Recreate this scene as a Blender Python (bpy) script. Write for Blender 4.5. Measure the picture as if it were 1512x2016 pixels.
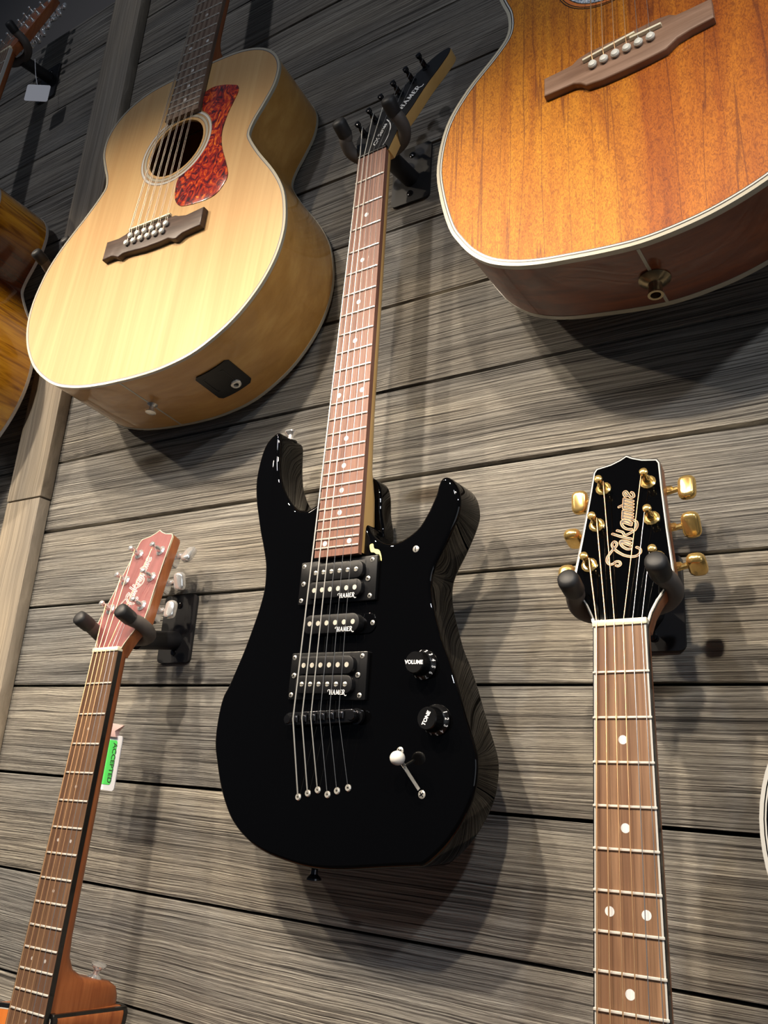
import bpy, bmesh, math, random
from mathutils import Vector, Matrix
random.seed(7)
for o in list(bpy.data.objects): bpy.data.objects.remove(o)
SC = bpy.context.scene
COL = SC.collection
ZC = 1.45                                   # camera height above the shop floor
# ------------------------------------------------------------------ camera
CAMD = 0.74                                 # metres from the plank wall
Rm = ((0.8499678, 0.5230685, 0.0628813), (0.1107435, -0.2940808, 0.9493431), (-0.5150637, 0.7999474, 0.3078857))
cd = bpy.data.cameras.new('camera'); cam = bpy.data.objects.new('camera', cd); COL.objects.link(cam)
cd.sensor_width = 36; cd.lens = 1613.59 / 2016 * 36; cd.clip_start = 0.01
cam.matrix_world = Matrix(((Rm[0][0], Rm[1][0], -Rm[2][0], 0), (Rm[0][1], Rm[1][1], -Rm[2][1], -CAMD), (Rm[0][2], Rm[1][2], -Rm[2][2], ZC), (0, 0, 0, 1)))
SC.camera = cam
# ------------------------------------------------------------------ world and lamps
wd = bpy.data.worlds.new('world'); SC.world = wd; wd.use_nodes = True
wd.node_tree.nodes['Background'].inputs[0].default_value = (0.62, 0.76, 1.0, 1)
wd.node_tree.nodes['Background'].inputs[1].default_value = 0.055
def spot(name, loc, aim, watt, color, angle, blend, size):
    l = bpy.data.lights.new(name, 'SPOT'); l.energy = watt; l.color = color; l.spot_size = math.radians(angle); l.spot_blend = blend; l.shadow_soft_size = size
    o = bpy.data.objects.new(name, l); COL.objects.link(o); o.location = (loc[0], loc[1], loc[2] + ZC)
    o.rotation_euler = (Vector(aim) - Vector(loc)).to_track_quat('-Z', 'Y').to_euler()
WARM = (1.0, 0.85, 0.66)        # a row of track lamps about a metre out from the wall
spot('track_lamp_a', (-1.30, -1.0, 1.05), (-0.87, 0, 0.12), 60, WARM, 70, 0.8, 0.02)
spot('track_lamp_b', (-0.88, -1.0, 1.30), (-0.75, 0, -0.35), 60, WARM, 76, 0.9, 0.02)
spot('track_lamp_c', (-0.58, -1.0, 1.00), (-0.52, 0, -0.45), 68, WARM, 84, 0.9, 0.02)
spot('track_lamp_d', (-0.08, -1.0, 0.92), (-0.20, 0, -0.30), 46, WARM, 86, 0.9, 0.02)
spot('track_lamp_e', (0.60, -1.1, 1.00), (-0.15, 0, -0.05), 28, (0.86, 0.92, 1.0), 84, 0.9, 0.03)
spot('track_lamp_f', (-1.80, -1.0, 1.10), (-1.35, 0, 0.35), 44, WARM, 58, 0.8, 0.02)
al = bpy.data.lights.new('side_fill', 'AREA'); al.shape = 'RECTANGLE'; al.size = 1.8; al.size_y = 1.5; al.energy = 11; al.color = (0.86, 0.93, 1.0)  # soft fill added to light right-facing sides; stands in for unseen daylight
ao = bpy.data.objects.new('side_fill', al); COL.objects.link(ao); ao.location = (2.6, -1.3, ZC + 0.0); ao.rotation_euler = (Vector((-0.6, 0, 0.3)) - Vector((2.6, -1.3, 0.0))).to_track_quat('-Z', 'Y').to_euler()
spot('upper_fill', (-0.9, -3.2, 1.9), (-0.75, 0, 0.70), 78, (0.95, 0.95, 1.0), 60, 0.9, 0.10)  # broad fill spot added to brighten the upper wall
vs = SC.view_settings; vs.view_transform = 'Standard'; vs.look = 'None'; vs.gamma = 1; vs.use_curve_mapping = False
vs.exposure = 0.0

# ------------------------------------------------------------------ materials
MATS = {}
def mat(name, base, rough=0.5, metal=0.0, coat=0.0, spec=0.5, coat_rough=0.04):
    m = bpy.data.materials.new(name); m.use_nodes = True; b = m.node_tree.nodes['Principled BSDF']
    b.inputs['Base Color'].default_value = (*base, 1); b.inputs['Roughness'].default_value = rough; b.inputs['Metallic'].default_value = metal
    b.inputs['Coat Weight'].default_value = coat; b.inputs['Coat Roughness'].default_value = coat_rough; b.inputs['Specular IOR Level'].default_value = spec
    MATS[name] = m
    return m
def nd(m, t, **kw):
    n = m.node_tree.nodes.new(t)
    for k, v in kw.items():
        if k.startswith('i_'): n.inputs[k[2:].replace('_', ' ')].default_value = v
        else: setattr(n, k, v)
    return n
def lk(m, a, b): m.node_tree.links.new(a, b)
def ramp(m, stops):
    n = m.node_tree.nodes.new('ShaderNodeValToRGB'); e = n.color_ramp.elements
    while len(e) < len(stops): e.new(0.5)
    for x, (p, c) in zip(e, stops): x.position = p; x.color = (*c, 1)
    return n
def mixc(m, f, a, b, mode='MIX'):
    n = m.node_tree.nodes.new('ShaderNodeMix'); n.data_type = 'RGBA'; n.blend_type = mode
    for s, v in ((0, f), (6, a), (7, b)):
        if hasattr(v, 'is_output'): lk(m, v, n.inputs[s])
        else: n.inputs[s].default_value = v if s == 0 else (*v, 1)
    return n.outputs[2]
def coords(m, scale, rnd=False, mirror=False):
    tc = nd(m, 'ShaderNodeTexCoord'); mp = nd(m, 'ShaderNodeMapping'); mp.inputs['Scale'].default_value = scale
    src = tc.outputs['Object']
    if mirror:
        ab = nd(m, 'ShaderNodeVectorMath', operation='ABSOLUTE'); lk(m, src, ab.inputs[0]); src = ab.outputs[0]
    if rnd:
        oi = nd(m, 'ShaderNodeObjectInfo'); ml = nd(m, 'ShaderNodeMath', operation='MULTIPLY'); ml.inputs[1].default_value = 37.0
        lk(m, oi.outputs['Random'], ml.inputs[0]); ad = nd(m, 'ShaderNodeVectorMath', operation='ADD'); lk(m, src, ad.inputs[0]); lk(m, ml.outputs[0], ad.inputs[1]); src = ad.outputs[0]
    lk(m, src, mp.inputs['Vector'])
    return mp.outputs['Vector']
def noise(m, vec, scale=1.0, detail=6, rough=0.6, dist=0.0):
    n = nd(m, 'ShaderNodeTexNoise', i_Scale=scale, i_Detail=detail, i_Roughness=rough, i_Distortion=dist); lk(m, vec, n.inputs['Vector']); return n.outputs['Fac']
def bump(m, fac, strength, dist=0.001):
    n = nd(m, 'ShaderNodeBump', i_Strength=strength, i_Distance=dist); lk(m, fac, n.inputs['Height'])
    lk(m, n.outputs[0], m.node_tree.nodes['Principled BSDF'].inputs['Normal'])
def base(m, out): lk(m, out, m.node_tree.nodes['Principled BSDF'].inputs['Base Color'])
def wood(name, c0, c1, c2, scale, rough=0.35, coat=0.0, detail=7, dist=0.3, streak=None, mirror=False):
    m = mat(name, c1, rough + (0.25 if coat > 0.5 else 0), coat=coat * 0.8, spec=0.35); v = coords(m, scale, mirror=mirror)
    out = ramp(m, [(0.28, c0), (0.5, c1), (0.72, c2)]); lk(m, noise(m, v, 1.0, detail, 0.62, dist), out.inputs[0]); col = out.outputs[0]
    if streak:
        v2 = coords(m, streak[0], mirror=mirror); r2 = ramp(m, [(0.45, (0, 0, 0)), (0.62, (1, 1, 1))]); lk(m, noise(m, v2, 1.0, 3, 0.5, 0.6), r2.inputs[0])
        mm = nd(m, 'ShaderNodeMath', operation='MULTIPLY'); mm.inputs[1].default_value = streak[2]; lk(m, r2.outputs[0], mm.inputs[0])
        col = mixc(m, mm.outputs[0], col, streak[1])
    base(m, col)
    return m
# weathered barn boards
def plank_mat(name, axis, tint):
    m = mat(name, (0.2, 0.17, 0.14), 0.72, spec=0.35)
    s1 = (4.5, 30, 620) if axis == 'x' else (420, 30, 3.0)
    s2 = (2.2, 10, 26) if axis == 'x' else (26, 10, 2.2)
    s3 = (1.6, 5, 7) if axis == 'x' else (7, 5, 1.6)
    s4 = (30, 40, 520) if axis == 'x' else (520, 40, 30)
    # slow warp so the grain flows round knots
    tc = nd(m, 'ShaderNodeTexCoord'); oi = nd(m, 'ShaderNodeObjectInfo'); ml = nd(m, 'ShaderNodeMath', operation='MULTIPLY'); ml.inputs[1].default_value = 37.0
    lk(m, oi.outputs['Random'], ml.inputs[0]); ad = nd(m, 'ShaderNodeVectorMath', operation='ADD'); lk(m, tc.outputs['Object'], ad.inputs[0]); lk(m, ml.outputs[0], ad.inputs[1])
    wn = nd(m, 'ShaderNodeTexNoise', i_Scale=5.5, i_Detail=2.0, i_Roughness=0.5); lk(m, ad.outputs[0], wn.inputs['Vector'])
    sb = nd(m, 'ShaderNodeVectorMath', operation='SUBTRACT'); lk(m, wn.outputs['Color'], sb.inputs[0]); sb.inputs[1].default_value = (0.5, 0.5, 0.5)
    sc = nd(m, 'ShaderNodeVectorMath', operation='MULTIPLY'); lk(m, sb.outputs[0], sc.inputs[0]); sc.inputs[1].default_value = (0.0, 0.0, 0.008) if axis == 'x' else (0.02, 0, 0)
    wv = nd(m, 'ShaderNodeVectorMath', operation='ADD'); lk(m, ad.outputs[0], wv.inputs[0]); lk(m, sc.outputs[0], wv.inputs[1])
    def mp(s):
        n = nd(m, 'ShaderNodeMapping'); n.inputs['Scale'].default_value = s; lk(m, wv.outputs[0], n.inputs['Vector']); return n.outputs[0]
    fine = noise(m, mp(s1), 1.0, 5, 0.65); mid = noise(m, mp(s2), 1.0, 4, 0.6); slow = noise(m, mp(s3), 1.0, 4, 0.6); hair = noise(m, mp(s4), 1.0, 2, 0.5)
    r1 = ramp(m, [(0.33, (0.03, 0.027, 0.024)), (0.43, (0.20, 0.18, 0.158)), (0.52, (0.37, 0.34, 0.295)), (0.68, (0.56, 0.52, 0.455))] if axis == 'x' else [(0.30, (0.20, 0.178, 0.15)), (0.5, (0.30, 0.272, 0.235)), (0.70, (0.40, 0.365, 0.32))]); lk(m, fine, r1.inputs[0])
    r2 = ramp(m, [(0.3, (0.60, 0.60, 0.61)), (0.7, (1.12, 1.10, 1.06))]); lk(m, mid, r2.inputs[0])
    r3 = ramp(m, [(0.3, (0.78, 0.80, 0.84)), (0.7, (1.14, 1.07, 0.97))]); lk(m, slow, r3.inputs[0])
    c = mixc(m, 1.0, r1.outputs[0], r2.outputs[0], 'MULTIPLY'); c = mixc(m, 1.0, c, r3.outputs[0], 'MULTIPLY'); c = mixc(m, 1.0, c, tint, 'MULTIPLY')
    if axis == 'x':      # scattered knots
        vo = nd(m, 'ShaderNodeTexVoronoi', i_Scale=1.0); lk(m, mp((2.6, 0.0, 9.0)), vo.inputs['Vector'])
        rk = ramp(m, [(0.035, (0.32, 0.27, 0.22)), (0.075, (0.62, 0.58, 0.52)), (0.10, (1, 1, 1))]); lk(m, vo.outputs['Distance'], rk.inputs[0]); c = mixc(m, 1.0, c, rk.outputs[0], 'MULTIPLY')
    base(m, c)
    a = nd(m, 'ShaderNodeMath', operation='MULTIPLY_ADD'); a.inputs[1].default_value = 0.35; lk(m, hair, a.inputs[0]); lk(m, fine, a.inputs[2])
    bump(m, a.outputs[0], 0.9 if axis == 'x' else 0.35, 0.005)
    return m
plank_mat('barn_board', 'x', (0.92, 0.97, 1.03)); plank_mat('trim_board', 'z', (1.12, 1.09, 1.02))
mat('gap_black', (0.006, 0.005, 0.005), 0.9); mat('grey_paint', (0.15, 0.14, 0.135), 0.8)
m = mat('shop_floor', (0.12, 0.10, 0.085), 0.6); base(m, (lambda r: (lk(m, noise(m, coords(m, (3, 3, 3)), 1, 4), r.inputs[0]), r.outputs[0])[1])(ramp(m, [(0.3, (0.09, 0.075, 0.06)), (0.7, (0.15, 0.13, 0.11))])))
mat('black_metal', (0.012, 0.012, 0.014), 0.5); mat('rubber_tube', (0.085, 0.072, 0.064), 0.62); mat('rubber_cap', (0.014, 0.014, 0.015), 0.55)
mat('black_gloss', (0.0012, 0.0012, 0.0014), 0.6, coat=0.6, spec=0.0, coat_rough=0.012); mat('black_satin', (0.008, 0.008, 0.009), 0.34); mat('black_chrome', (0.05, 0.05, 0.055), 0.14, metal=0.9)
mat('black_plastic', (0.004, 0.004, 0.0045), 0.3, spec=0.35); mat('bobbin_black', (0.005, 0.005, 0.006), 0.42, spec=0.3)
mat('chrome', (0.84, 0.84, 0.84), 0.14, metal=0.75); mat('aged_brass', (0.34, 0.27, 0.16), 0.25, metal=0.9); mat('nickel', (0.80, 0.77, 0.70), 0.26, metal=0.7); mat('pole_nickel', (0.80, 0.76, 0.66), 0.4, metal=0.6); mat('gold', (0.95, 0.66, 0.24), 0.2, metal=0.85)
mat('fret_silver', (0.85, 0.82, 0.75), 0.3, metal=0.45); mat('steel_string', (0.45, 0.45, 0.45), 0.28, metal=0.9); mat('wound_string', (0.80, 0.77, 0.70), 0.38, metal=0.8); mat('bronze_string', (0.86, 0.52, 0.27), 0.33, metal=0.9)
mat('old_string', (0.55, 0.47, 0.38), 0.4, metal=0.8)
mat('bone', (0.80, 0.72, 0.52), 0.4); mat('pearl', (0.72, 0.72, 0.72), 0.3, coat=0.3); mat('dull_pearl', (0.42, 0.38, 0.36), 0.35); mat('cream_binding', (0.40, 0.37, 0.29), 0.3, coat=0.6); mat('white_binding', (0.52, 0.51, 0.48), 0.3, coat=0.6)
mat('black_binding', (0.006, 0.006, 0.006), 0.3, coat=0.5); mat('grey_line', (0.12, 0.11, 0.12), 0.4); mat('white_print', (0.85, 0.86, 0.86), 0.5); mat('gold_print', (0.62, 0.33, 0.16), 0.5); mat('silver_print', (0.85, 0.78, 0.75), 0.4)
mat('white_plastic', (0.75, 0.73, 0.68), 0.3); mat('pin_white', (0.66, 0.65, 0.58), 0.35); mat('chip_yellow', (0.75, 0.68, 0.28), 0.6); mat('paper_white', (0.78, 0.79, 0.83), 0.6); mat('sticker_green', (0.10, 0.72, 0.13), 0.5); mat('tag_pink', (0.75, 0.50, 0.46), 0.5)
mat('dark_inside', (0.05, 0.03, 0.02), 0.8); mat('ink', (0.02, 0.08, 0.02), 0.6)
wood('spruce', (0.45, 0.27, 0.105), (0.51, 0.32, 0.132), (0.56, 0.365, 0.16), (150, 20, 2.2), 0.22, 0.9, streak=((22, 6, 1.1), (0.43, 0.23, 0.08), 0.4))
wood('maple_side', (0.42, 0.21, 0.045), (0.52, 0.27, 0.065), (0.60, 0.34, 0.09), (10, 60, 26), 0.2, 0.9, streak=((8, 18, 10), (0.38, 0.18, 0.035), 0.5))
wood('maple_neck', (0.60, 0.36, 0.12), (0.68, 0.42, 0.15), (0.74, 0.50, 0.20), (40, 40, 5), 0.3, 0.3)
wood('mahogany', (0.24, 0.065, 0.02), (0.33, 0.10, 0.03), (0.42, 0.14, 0.045), (160, 160, 10), 0.38, 0.15)
wood('mahogany_face', (0.17, 0.052, 0.05), (0.22, 0.072, 0.072), (0.265, 0.095, 0.095), (110, 40, 8), 0.42, 0.25)
wood('cedar_top', (0.50, 0.13, 0.02), (0.58, 0.16, 0.025), (0.64, 0.19, 0.035), (120, 20, 3), 0.25, 0.8)
wood('rosewood_red', (0.13, 0.058, 0.042), (0.205, 0.095, 0.068), (0.29, 0.15, 0.108), (190, 60, 7), 0.45)
wood('rosewood_brown', (0.13, 0.07, 0.037), (0.225, 0.122, 0.066), (0.31, 0.18, 0.10), (210, 60, 9), 0.5, streak=((90, 30, 5), (0.13, 0.06, 0.032), 0.6))
wood('rosewood_dark', (0.075, 0.042, 0.025), (0.135, 0.074, 0.042), (0.20, 0.115, 0.066), (210, 60, 9), 0.5, streak=((90, 30, 5), (0.09, 0.045, 0.03), 0.6))
wood('rosewood_grey', (0.11, 0.07, 0.052), (0.17, 0.115, 0.085), (0.22, 0.155, 0.115), (170, 60, 8), 0.42)
wood('ebony_bridge', (0.045, 0.028, 0.022), (0.07, 0.045, 0.035), (0.10, 0.065, 0.05), (16, 60, 160), 0.4)
wood('walnut_bridge', (0.17, 0.09, 0.055), (0.25, 0.145, 0.092), (0.33, 0.20, 0.135), (14, 60, 150), 0.45)
wood('koa_side', (0.13, 0.026, 0.006), (0.20, 0.045, 0.010), (0.28, 0.07, 0.014), (5, 60, 60), 0.12, 0.55, streak=((4, 50, 40), (0.07, 0.012, 0.005), 0.6))
# koa: right half darker and redder, dark streaks along the grain, mottled figure
m = mat('koa', (0.7, 0.25, 0.02), 0.5, coat=0.8, spec=0.25, coat_rough=0.03)
v = coords(m, (34, 10, 3.2), mirror=False); r = ramp(m, [(0.3, (0.30, 0.075, 0.004)), (0.48, (0.46, 0.152, 0.006)), (0.7, (0.58, 0.225, 0.011))]); lk(m, noise(m, v, 1, 5, 0.55, 1.1), r.inputs[0])
v2 = coords(m, (420, 60, 170)); r2 = ramp(m, [(0.36, (0.62, 0.55, 0.5)), (0.6, (1.12, 1.16, 1.2))]); lk(m, noise(m, v2, 1, 3, 0.5, 2.2), r2.inputs[0])
v3 = coords(m, (34, 10, 1.0)); r3 = ramp(m, [(0.508, (0, 0, 0)), (0.518, (1, 1, 1)), (0.528, (0, 0, 0))]); lk(m, noise(m, v3, 1, 3, 0.5, 0.4), r3.inputs[0])
mm = nd(m, 'ShaderNodeMath', operation='MULTIPLY'); mm.inputs[1].default_value = 0.75; lk(m, r3.outputs[0], mm.inputs[0])
c = mixc(m, 1.0, r.outputs[0], r2.outputs[0], 'MULTIPLY'); c = mixc(m, mm.outputs[0], c, (0.13, 0.028, 0.004))
tc = nd(m, 'ShaderNodeTexCoord'); sp = nd(m, 'ShaderNodeSeparateXYZ'); lk(m, tc.outputs['Object'], sp.inputs[0]); rx = ramp(m, [(0.0, (1, 1, 1)), (0.015, (0.78, 0.60, 0.55))]); lk(m, sp.outputs['X'], rx.inputs[0])
base(m, mixc(m, 1.0, c, rx.outputs[0], 'MULTIPLY'))
# flamed maple ribs, dark brown across the waist
m = mat('amber_side', (0.5, 0.25, 0.02), 0.18, coat=1.0)
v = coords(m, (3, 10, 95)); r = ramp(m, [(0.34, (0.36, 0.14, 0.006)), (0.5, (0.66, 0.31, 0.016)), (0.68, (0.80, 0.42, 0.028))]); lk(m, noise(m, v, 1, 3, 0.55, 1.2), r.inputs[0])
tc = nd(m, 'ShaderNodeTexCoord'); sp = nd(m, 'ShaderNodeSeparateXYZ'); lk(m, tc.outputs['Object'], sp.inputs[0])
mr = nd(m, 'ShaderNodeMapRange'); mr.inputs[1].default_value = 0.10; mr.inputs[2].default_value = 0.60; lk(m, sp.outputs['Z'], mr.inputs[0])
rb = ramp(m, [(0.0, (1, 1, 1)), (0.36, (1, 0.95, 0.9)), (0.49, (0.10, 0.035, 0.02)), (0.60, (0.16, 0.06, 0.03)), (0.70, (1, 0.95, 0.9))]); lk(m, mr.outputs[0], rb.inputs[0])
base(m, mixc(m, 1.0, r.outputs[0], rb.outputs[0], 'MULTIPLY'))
wood('burst_top', (0.30, 0.11, 0.01), (0.40, 0.16, 0.014), (0.48, 0.21, 0.02), (120, 20, 3), 0.2, 1.0)
# tortoiseshell
m = mat('tortoise', (0.4, 0.05, 0.01), 0.2, coat=0.6)
v = coords(m, (80, 55, 50)); r = ramp(m, [(0.30, (0.012, 0.006, 0.012)), (0.42, (0.10, 0.008, 0.012)), (0.54, (0.36, 0.022, 0.010)), (0.64, (0.62, 0.10, 0.012)), (0.74, (0.88, 0.32, 0.03))]); lk(m, noise(m, v, 1, 3, 0.6, 2.4), r.inputs[0]); base(m, r.outputs[0])
m = mat('abalone', (0.4, 0.42, 0.45), 0.25, coat=0.5); v = coords(m, (300, 200, 300)); r = ramp(m, [(0.35, (0.08, 0.10, 0.14)), (0.5, (0.45, 0.50, 0.55)), (0.65, (0.75, 0.78, 0.80))]); lk(m, noise(m, v, 1, 2, 0.5, 1.5), r.inputs[0]); base(m, r.outputs[0])

# ------------------------------------------------------------------ mesh helpers
def tag(o, label=None, cat=None, group=None, kind=None):
    for k, v in (('label', label), ('category', cat), ('group', group), ('kind', kind)):
        if v: o[k] = v
    return o
def spline(pts, n=6, closed=True):
    out = []; N = len(pts)
    rng = range(N) if closed else range(N - 1)
    for i in rng:
        g = (lambda k: pts[k % N]) if closed else (lambda k: pts[max(0, min(N - 1, k))])
        p0, p1, p2, p3 = g(i - 1), g(i), g(i + 1), g(i + 2)
        for j in range(n):
            t = j / n
            out.append(tuple(0.5 * (2 * b + (c - a) * t + (2 * a - 5 * b + 4 * c - d) * t * t + (3 * b - a - 3 * c + d) * t ** 3) for a, b, c, d in zip(p0, p1, p2, p3)))
    if not closed: out.append(tuple(pts[-1]))
    return out
def mm(pts): return [tuple(c * 0.001 for c in p) for p in pts]
def sarea(p): return 0.5 * sum(p[i][0] * p[(i + 1) % len(p)][1] - p[(i + 1) % len(p)][0] * p[i][1] for i in range(len(p)))
def offset(pts, d):
    """inward offset of a closed outline"""
    s = 1 if sarea(pts) > 0 else -1; N = len(pts); out = []
    for i in range(N):
        a, b, c = pts[i - 1], pts[i], pts[(i + 1) % N]
        e1 = Vector((b[0] - a[0], b[1] - a[1])); e2 = Vector((c[0] - b[0], c[1] - b[1]))
        if e1.length < 1e-9 or e2.length < 1e-9: out.append(b); continue
        e1.normalize(); e2.normalize(); n1 = Vector((-e1.y, e1.x)) * s; n2 = Vector((-e2.y, e2.x)) * s
        n = n1 + n2
        if n.length < 1e-6: n = n1
        n.normalize(); k = min(1.6, 1 / max(0.4, n.dot(n1)))
        out.append((b[0] + n.x * d * k, b[1] + n.y * d * k))
    return out
def rrect(u0, u1, v0, v1, r, n=4):
    r = min(r, (u1 - u0) / 2 - 1e-6, (v1 - v0) / 2 - 1e-6); out = []
    for cx, cy, a0 in ((u1 - r, v1 - r, 0), (u0 + r, v1 - r, 90), (u0 + r, v0 + r, 180), (u1 - r, v0 + r, 270)):
        for k in range(n + 1):
            a = math.radians(a0 + 90 * k / n); out.append((cx + r * math.cos(a), cy + r * math.sin(a)))
    return out
def circle(cx, cy, r, n=32): return [(cx + r * math.cos(2 * math.pi * k / n), cy + r * math.sin(2 * math.pi * k / n)) for k in range(n)]
class MB:
    """mesh builder in a guitar's own space: u across, v down the neck, w out of the wall"""
    def __init__(s): s.bm = bmesh.new()
    def ring(s, pts2, w): return [s.bm.verts.new((p[0], p[1], w)) for p in pts2]
    def bridge(s, a, b):
        n = len(a)
        for i in range(n):
            try: s.bm.faces.new((a[i], a[(i + 1) % n], b[(i + 1) % n], b[i]))
            except ValueError: pass
    def cap(s, r):
        try: s.bm.faces.new(r)
        except ValueError: pass
    def prism(s, o, w0, w1, r0=0.0, r1=0.0, seg=4, caps=(True, True)):
        rings = []
        if r0 > 0:
            for k in range(seg + 1):
                a = math.pi / 2 * (1 - k / seg); rings.append((offset(o, r0 * (1 - math.cos(a))) if k < seg else o, w0 + r0 * (1 - math.sin(a))))
        else: rings.append((o, w0))
        if r1 > 0:
            for k in range(seg + 1):
                a = math.pi / 2 * k / seg; rings.append((offset(o, r1 * (1 - math.cos(a))) if k else o, w1 - r1 * (1 - math.sin(a))))
        else: rings.append((o, w1))
        vr = [s.ring(*r) for r in rings]
        for a, b in zip(vr, vr[1:]): s.bridge(a, b)
        if caps[0]: s.cap(vr[0])
        if caps[1]: s.cap(vr[-1])
        return s
    def band(s, o, inset, w0, w1, out=0.0):
        """closed ring following an outline: outer wall, inner wall and both faces"""
        oo = offset(o, -out) if out else o; ii = offset(o, inset)
        a, b, c, d = s.ring(oo, w0), s.ring(oo, w1), s.ring(ii, w1), s.ring(ii, w0)
        s.bridge(a, b); s.bridge(b, c); s.bridge(c, d); s.bridge(d, a)
        return s
    def plate(s, o, hole, w):
        a = s.ring(o, w); b = s.ring(hole, w); ed = []
        for r in (a, b):
            for i in range(len(r)): ed.append(s.bm.edges.new((r[i], r[(i + 1) % len(r)])))
        bmesh.ops.triangle_fill(s.bm, use_beauty=True, use_dissolve=False, edges=ed)
        return s
    def lathe(s, c, axis, prof, n=20):
        ax = Vector(axis).normalized(); t = Vector((1, 0, 0)) if abs(ax.x) < 0.8 else Vector((0, 1, 0)); e1 = ax.cross(t).normalized(); e2 = ax.cross(e1); c = Vector(c); prev = None
        for i, (r, h) in enumerate(prof):
            rg = [s.bm.verts.new(c + ax * h + (e1 * math.cos(2 * math.pi * k / n) + e2 * math.sin(2 * math.pi * k / n)) * max(r, 1e-5)) for k in range(n)]
            if prev: s.bridge(prev, rg)
            else: s.cap(rg)
            prev = rg
        s.cap(prev)
        return s
    def cyl(s, a, b, r, n=14, r2=None):
        a, b = Vector(a), Vector(b); return s.lathe(a, b - a, [(r, 0), (r if r2 is None else r2, (b - a).length)], n)
    def tube(s, path, r, n=10):
        P = [Vector(p) for p in path]; prev = None; e1 = None
        for i, p in enumerate(P):
            t = (P[min(i + 1, len(P) - 1)] - P[max(i - 1, 0)]).normalized()
            if e1 is None: q = Vector((0, 0, 1)) if abs(t.z) < 0.8 else Vector((1, 0, 0)); e1 = t.cross(q).normalized()
            e1 = (e1 - t * e1.dot(t)).normalized(); e2 = t.cross(e1); rr = r[i] if isinstance(r, (list, tuple)) else r
            rg = [s.bm.verts.new(p + (e1 * math.cos(2 * math.pi * k / n) + e2 * math.sin(2 * math.pi * k / n)) * rr) for k in range(n)]
            if prev: s.bridge(prev, rg)
            else: s.cap(rg)
            prev = rg
        s.cap(prev)
        return s
    def ball(s, c, r, sc=(1, 1, 1), n=14):
        prof = [(math.sin(math.pi * k / 8), -math.cos(math.pi * k / 8)) for k in range(9)]; c = Vector(c); prev = None
        for rr, h in prof:
            rg = [s.bm.verts.new(c + Vector((math.cos(2 * math.pi * k / n) * max(rr, 1e-3) * r * sc[0], math.sin(2 * math.pi * k / n) * max(rr, 1e-3) * r * sc[1], h * r * sc[2]))) for k in range(n)]
            if prev: s.bridge(prev, rg)
            else: s.cap(rg)
            prev = rg
        s.cap(prev)
        return s
    def loft(s, sections):
        prev = None
        for sec in sections:
            rg = [s.bm.verts.new(p) for p in sec]
            if prev: s.bridge(prev, rg)
            else: s.cap(rg)
            prev = rg
        s.cap(prev)
        return s
    def ribbon(s, pts, width, w, round_=True):
        P = [Vector(p) for p in pts]; L = []; R = []
        for i, p in enumerate(P):
            t = (P[min(i + 1, len(P) - 1)] - P[max(i - 1, 0)])
            if t.length < 1e-9: continue
            t.normalize(); n = Vector((-t.y, t.x)) * width / 2
            L.append(s.bm.verts.new((p.x + n.x, p.y + n.y, w))); R.append(s.bm.verts.new((p.x - n.x, p.y - n.y, w)))
        for i in range(len(L) - 1): s.bm.faces.new((L[i], L[i + 1], R[i + 1], R[i]))
        if round_:
            for p in (P[0], P[-1]): s.cap([s.bm.verts.new((q[0], q[1], w)) for q in circle(p.x, p.y, width / 2, 10)])
        return s
    def screw(s, c, r, slots=2, ang=0.4):
        s.lathe(c, (0, 0, 1), [(r, 0), (r, 0.0005), (r * 0.75, 0.0010), (r * 0.05, 0.0012)], 16); n0 = len(s.bm.faces)
        for k in range(slots):
            a = ang + k * math.pi / 2; e = Vector((math.cos(a), math.sin(a))) * r * 0.62; f = Vector((-e.y, e.x)).normalized() * r * 0.13; o = Vector(c[:2])
            s.prism([tuple(o + e + f), tuple(o - e + f), tuple(o - e - f), tuple(o + e - f)], c[2] + 0.0004, c[2] + 0.00135)
        s.bm.faces.ensure_lookup_table()
        for q in s.bm.faces[n0:]: q.material_index = 1
        s.extra = 'black_plastic'
        return s
    def xf(s, f):
        for v in s.bm.verts: v.co = Vector(f(v.co))
        return s
    def build(s, name, material, parent, vb=None, angle=35, label=None):
        if vb is not None:
            for v in s.bm.verts: v.co = Vector((v.co.x, -v.co.z, vb - v.co.y))
        bmesh.ops.remove_doubles(s.bm, verts=s.bm.verts, dist=1e-6)
        bmesh.ops.recalc_face_normals(s.bm, faces=s.bm.faces)
        me = bpy.data.meshes.new(name); s.bm.to_mesh(me); s.bm.free()
        for p in me.polygons: p.use_smooth = True
        me.set_sharp_from_angle(angle=math.radians(angle))
        me.materials.append(MATS[material])
        if getattr(s, 'extra', None): me.materials.append(MATS[s.extra])
        o = bpy.data.objects.new(name, me); COL.objects.link(o); o.parent = parent
        if label: o['label'] = label
        return o
def text_bm(txt, size, shear=0.0, weight=0.0, align='CENTER'):
    cu = bpy.data.curves.new('lettering', 'FONT'); cu.body = txt; cu.size = size; cu.shear = shear; cu.offset = weight; cu.align_x = align; cu.align_y = 'CENTER'; cu.resolution_u = 3
    t = bpy.data.objects.new('lettering', cu); COL.objects.link(t); dg = bpy.context.evaluated_depsgraph_get(); dg.update()
    me = bpy.data.meshes.new_from_object(t.evaluated_get(dg)); mb = MB(); mb.bm.from_mesh(me)
    bpy.data.objects.remove(t); bpy.data.curves.remove(cu); bpy.data.meshes.remove(me)
    return mb
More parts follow.
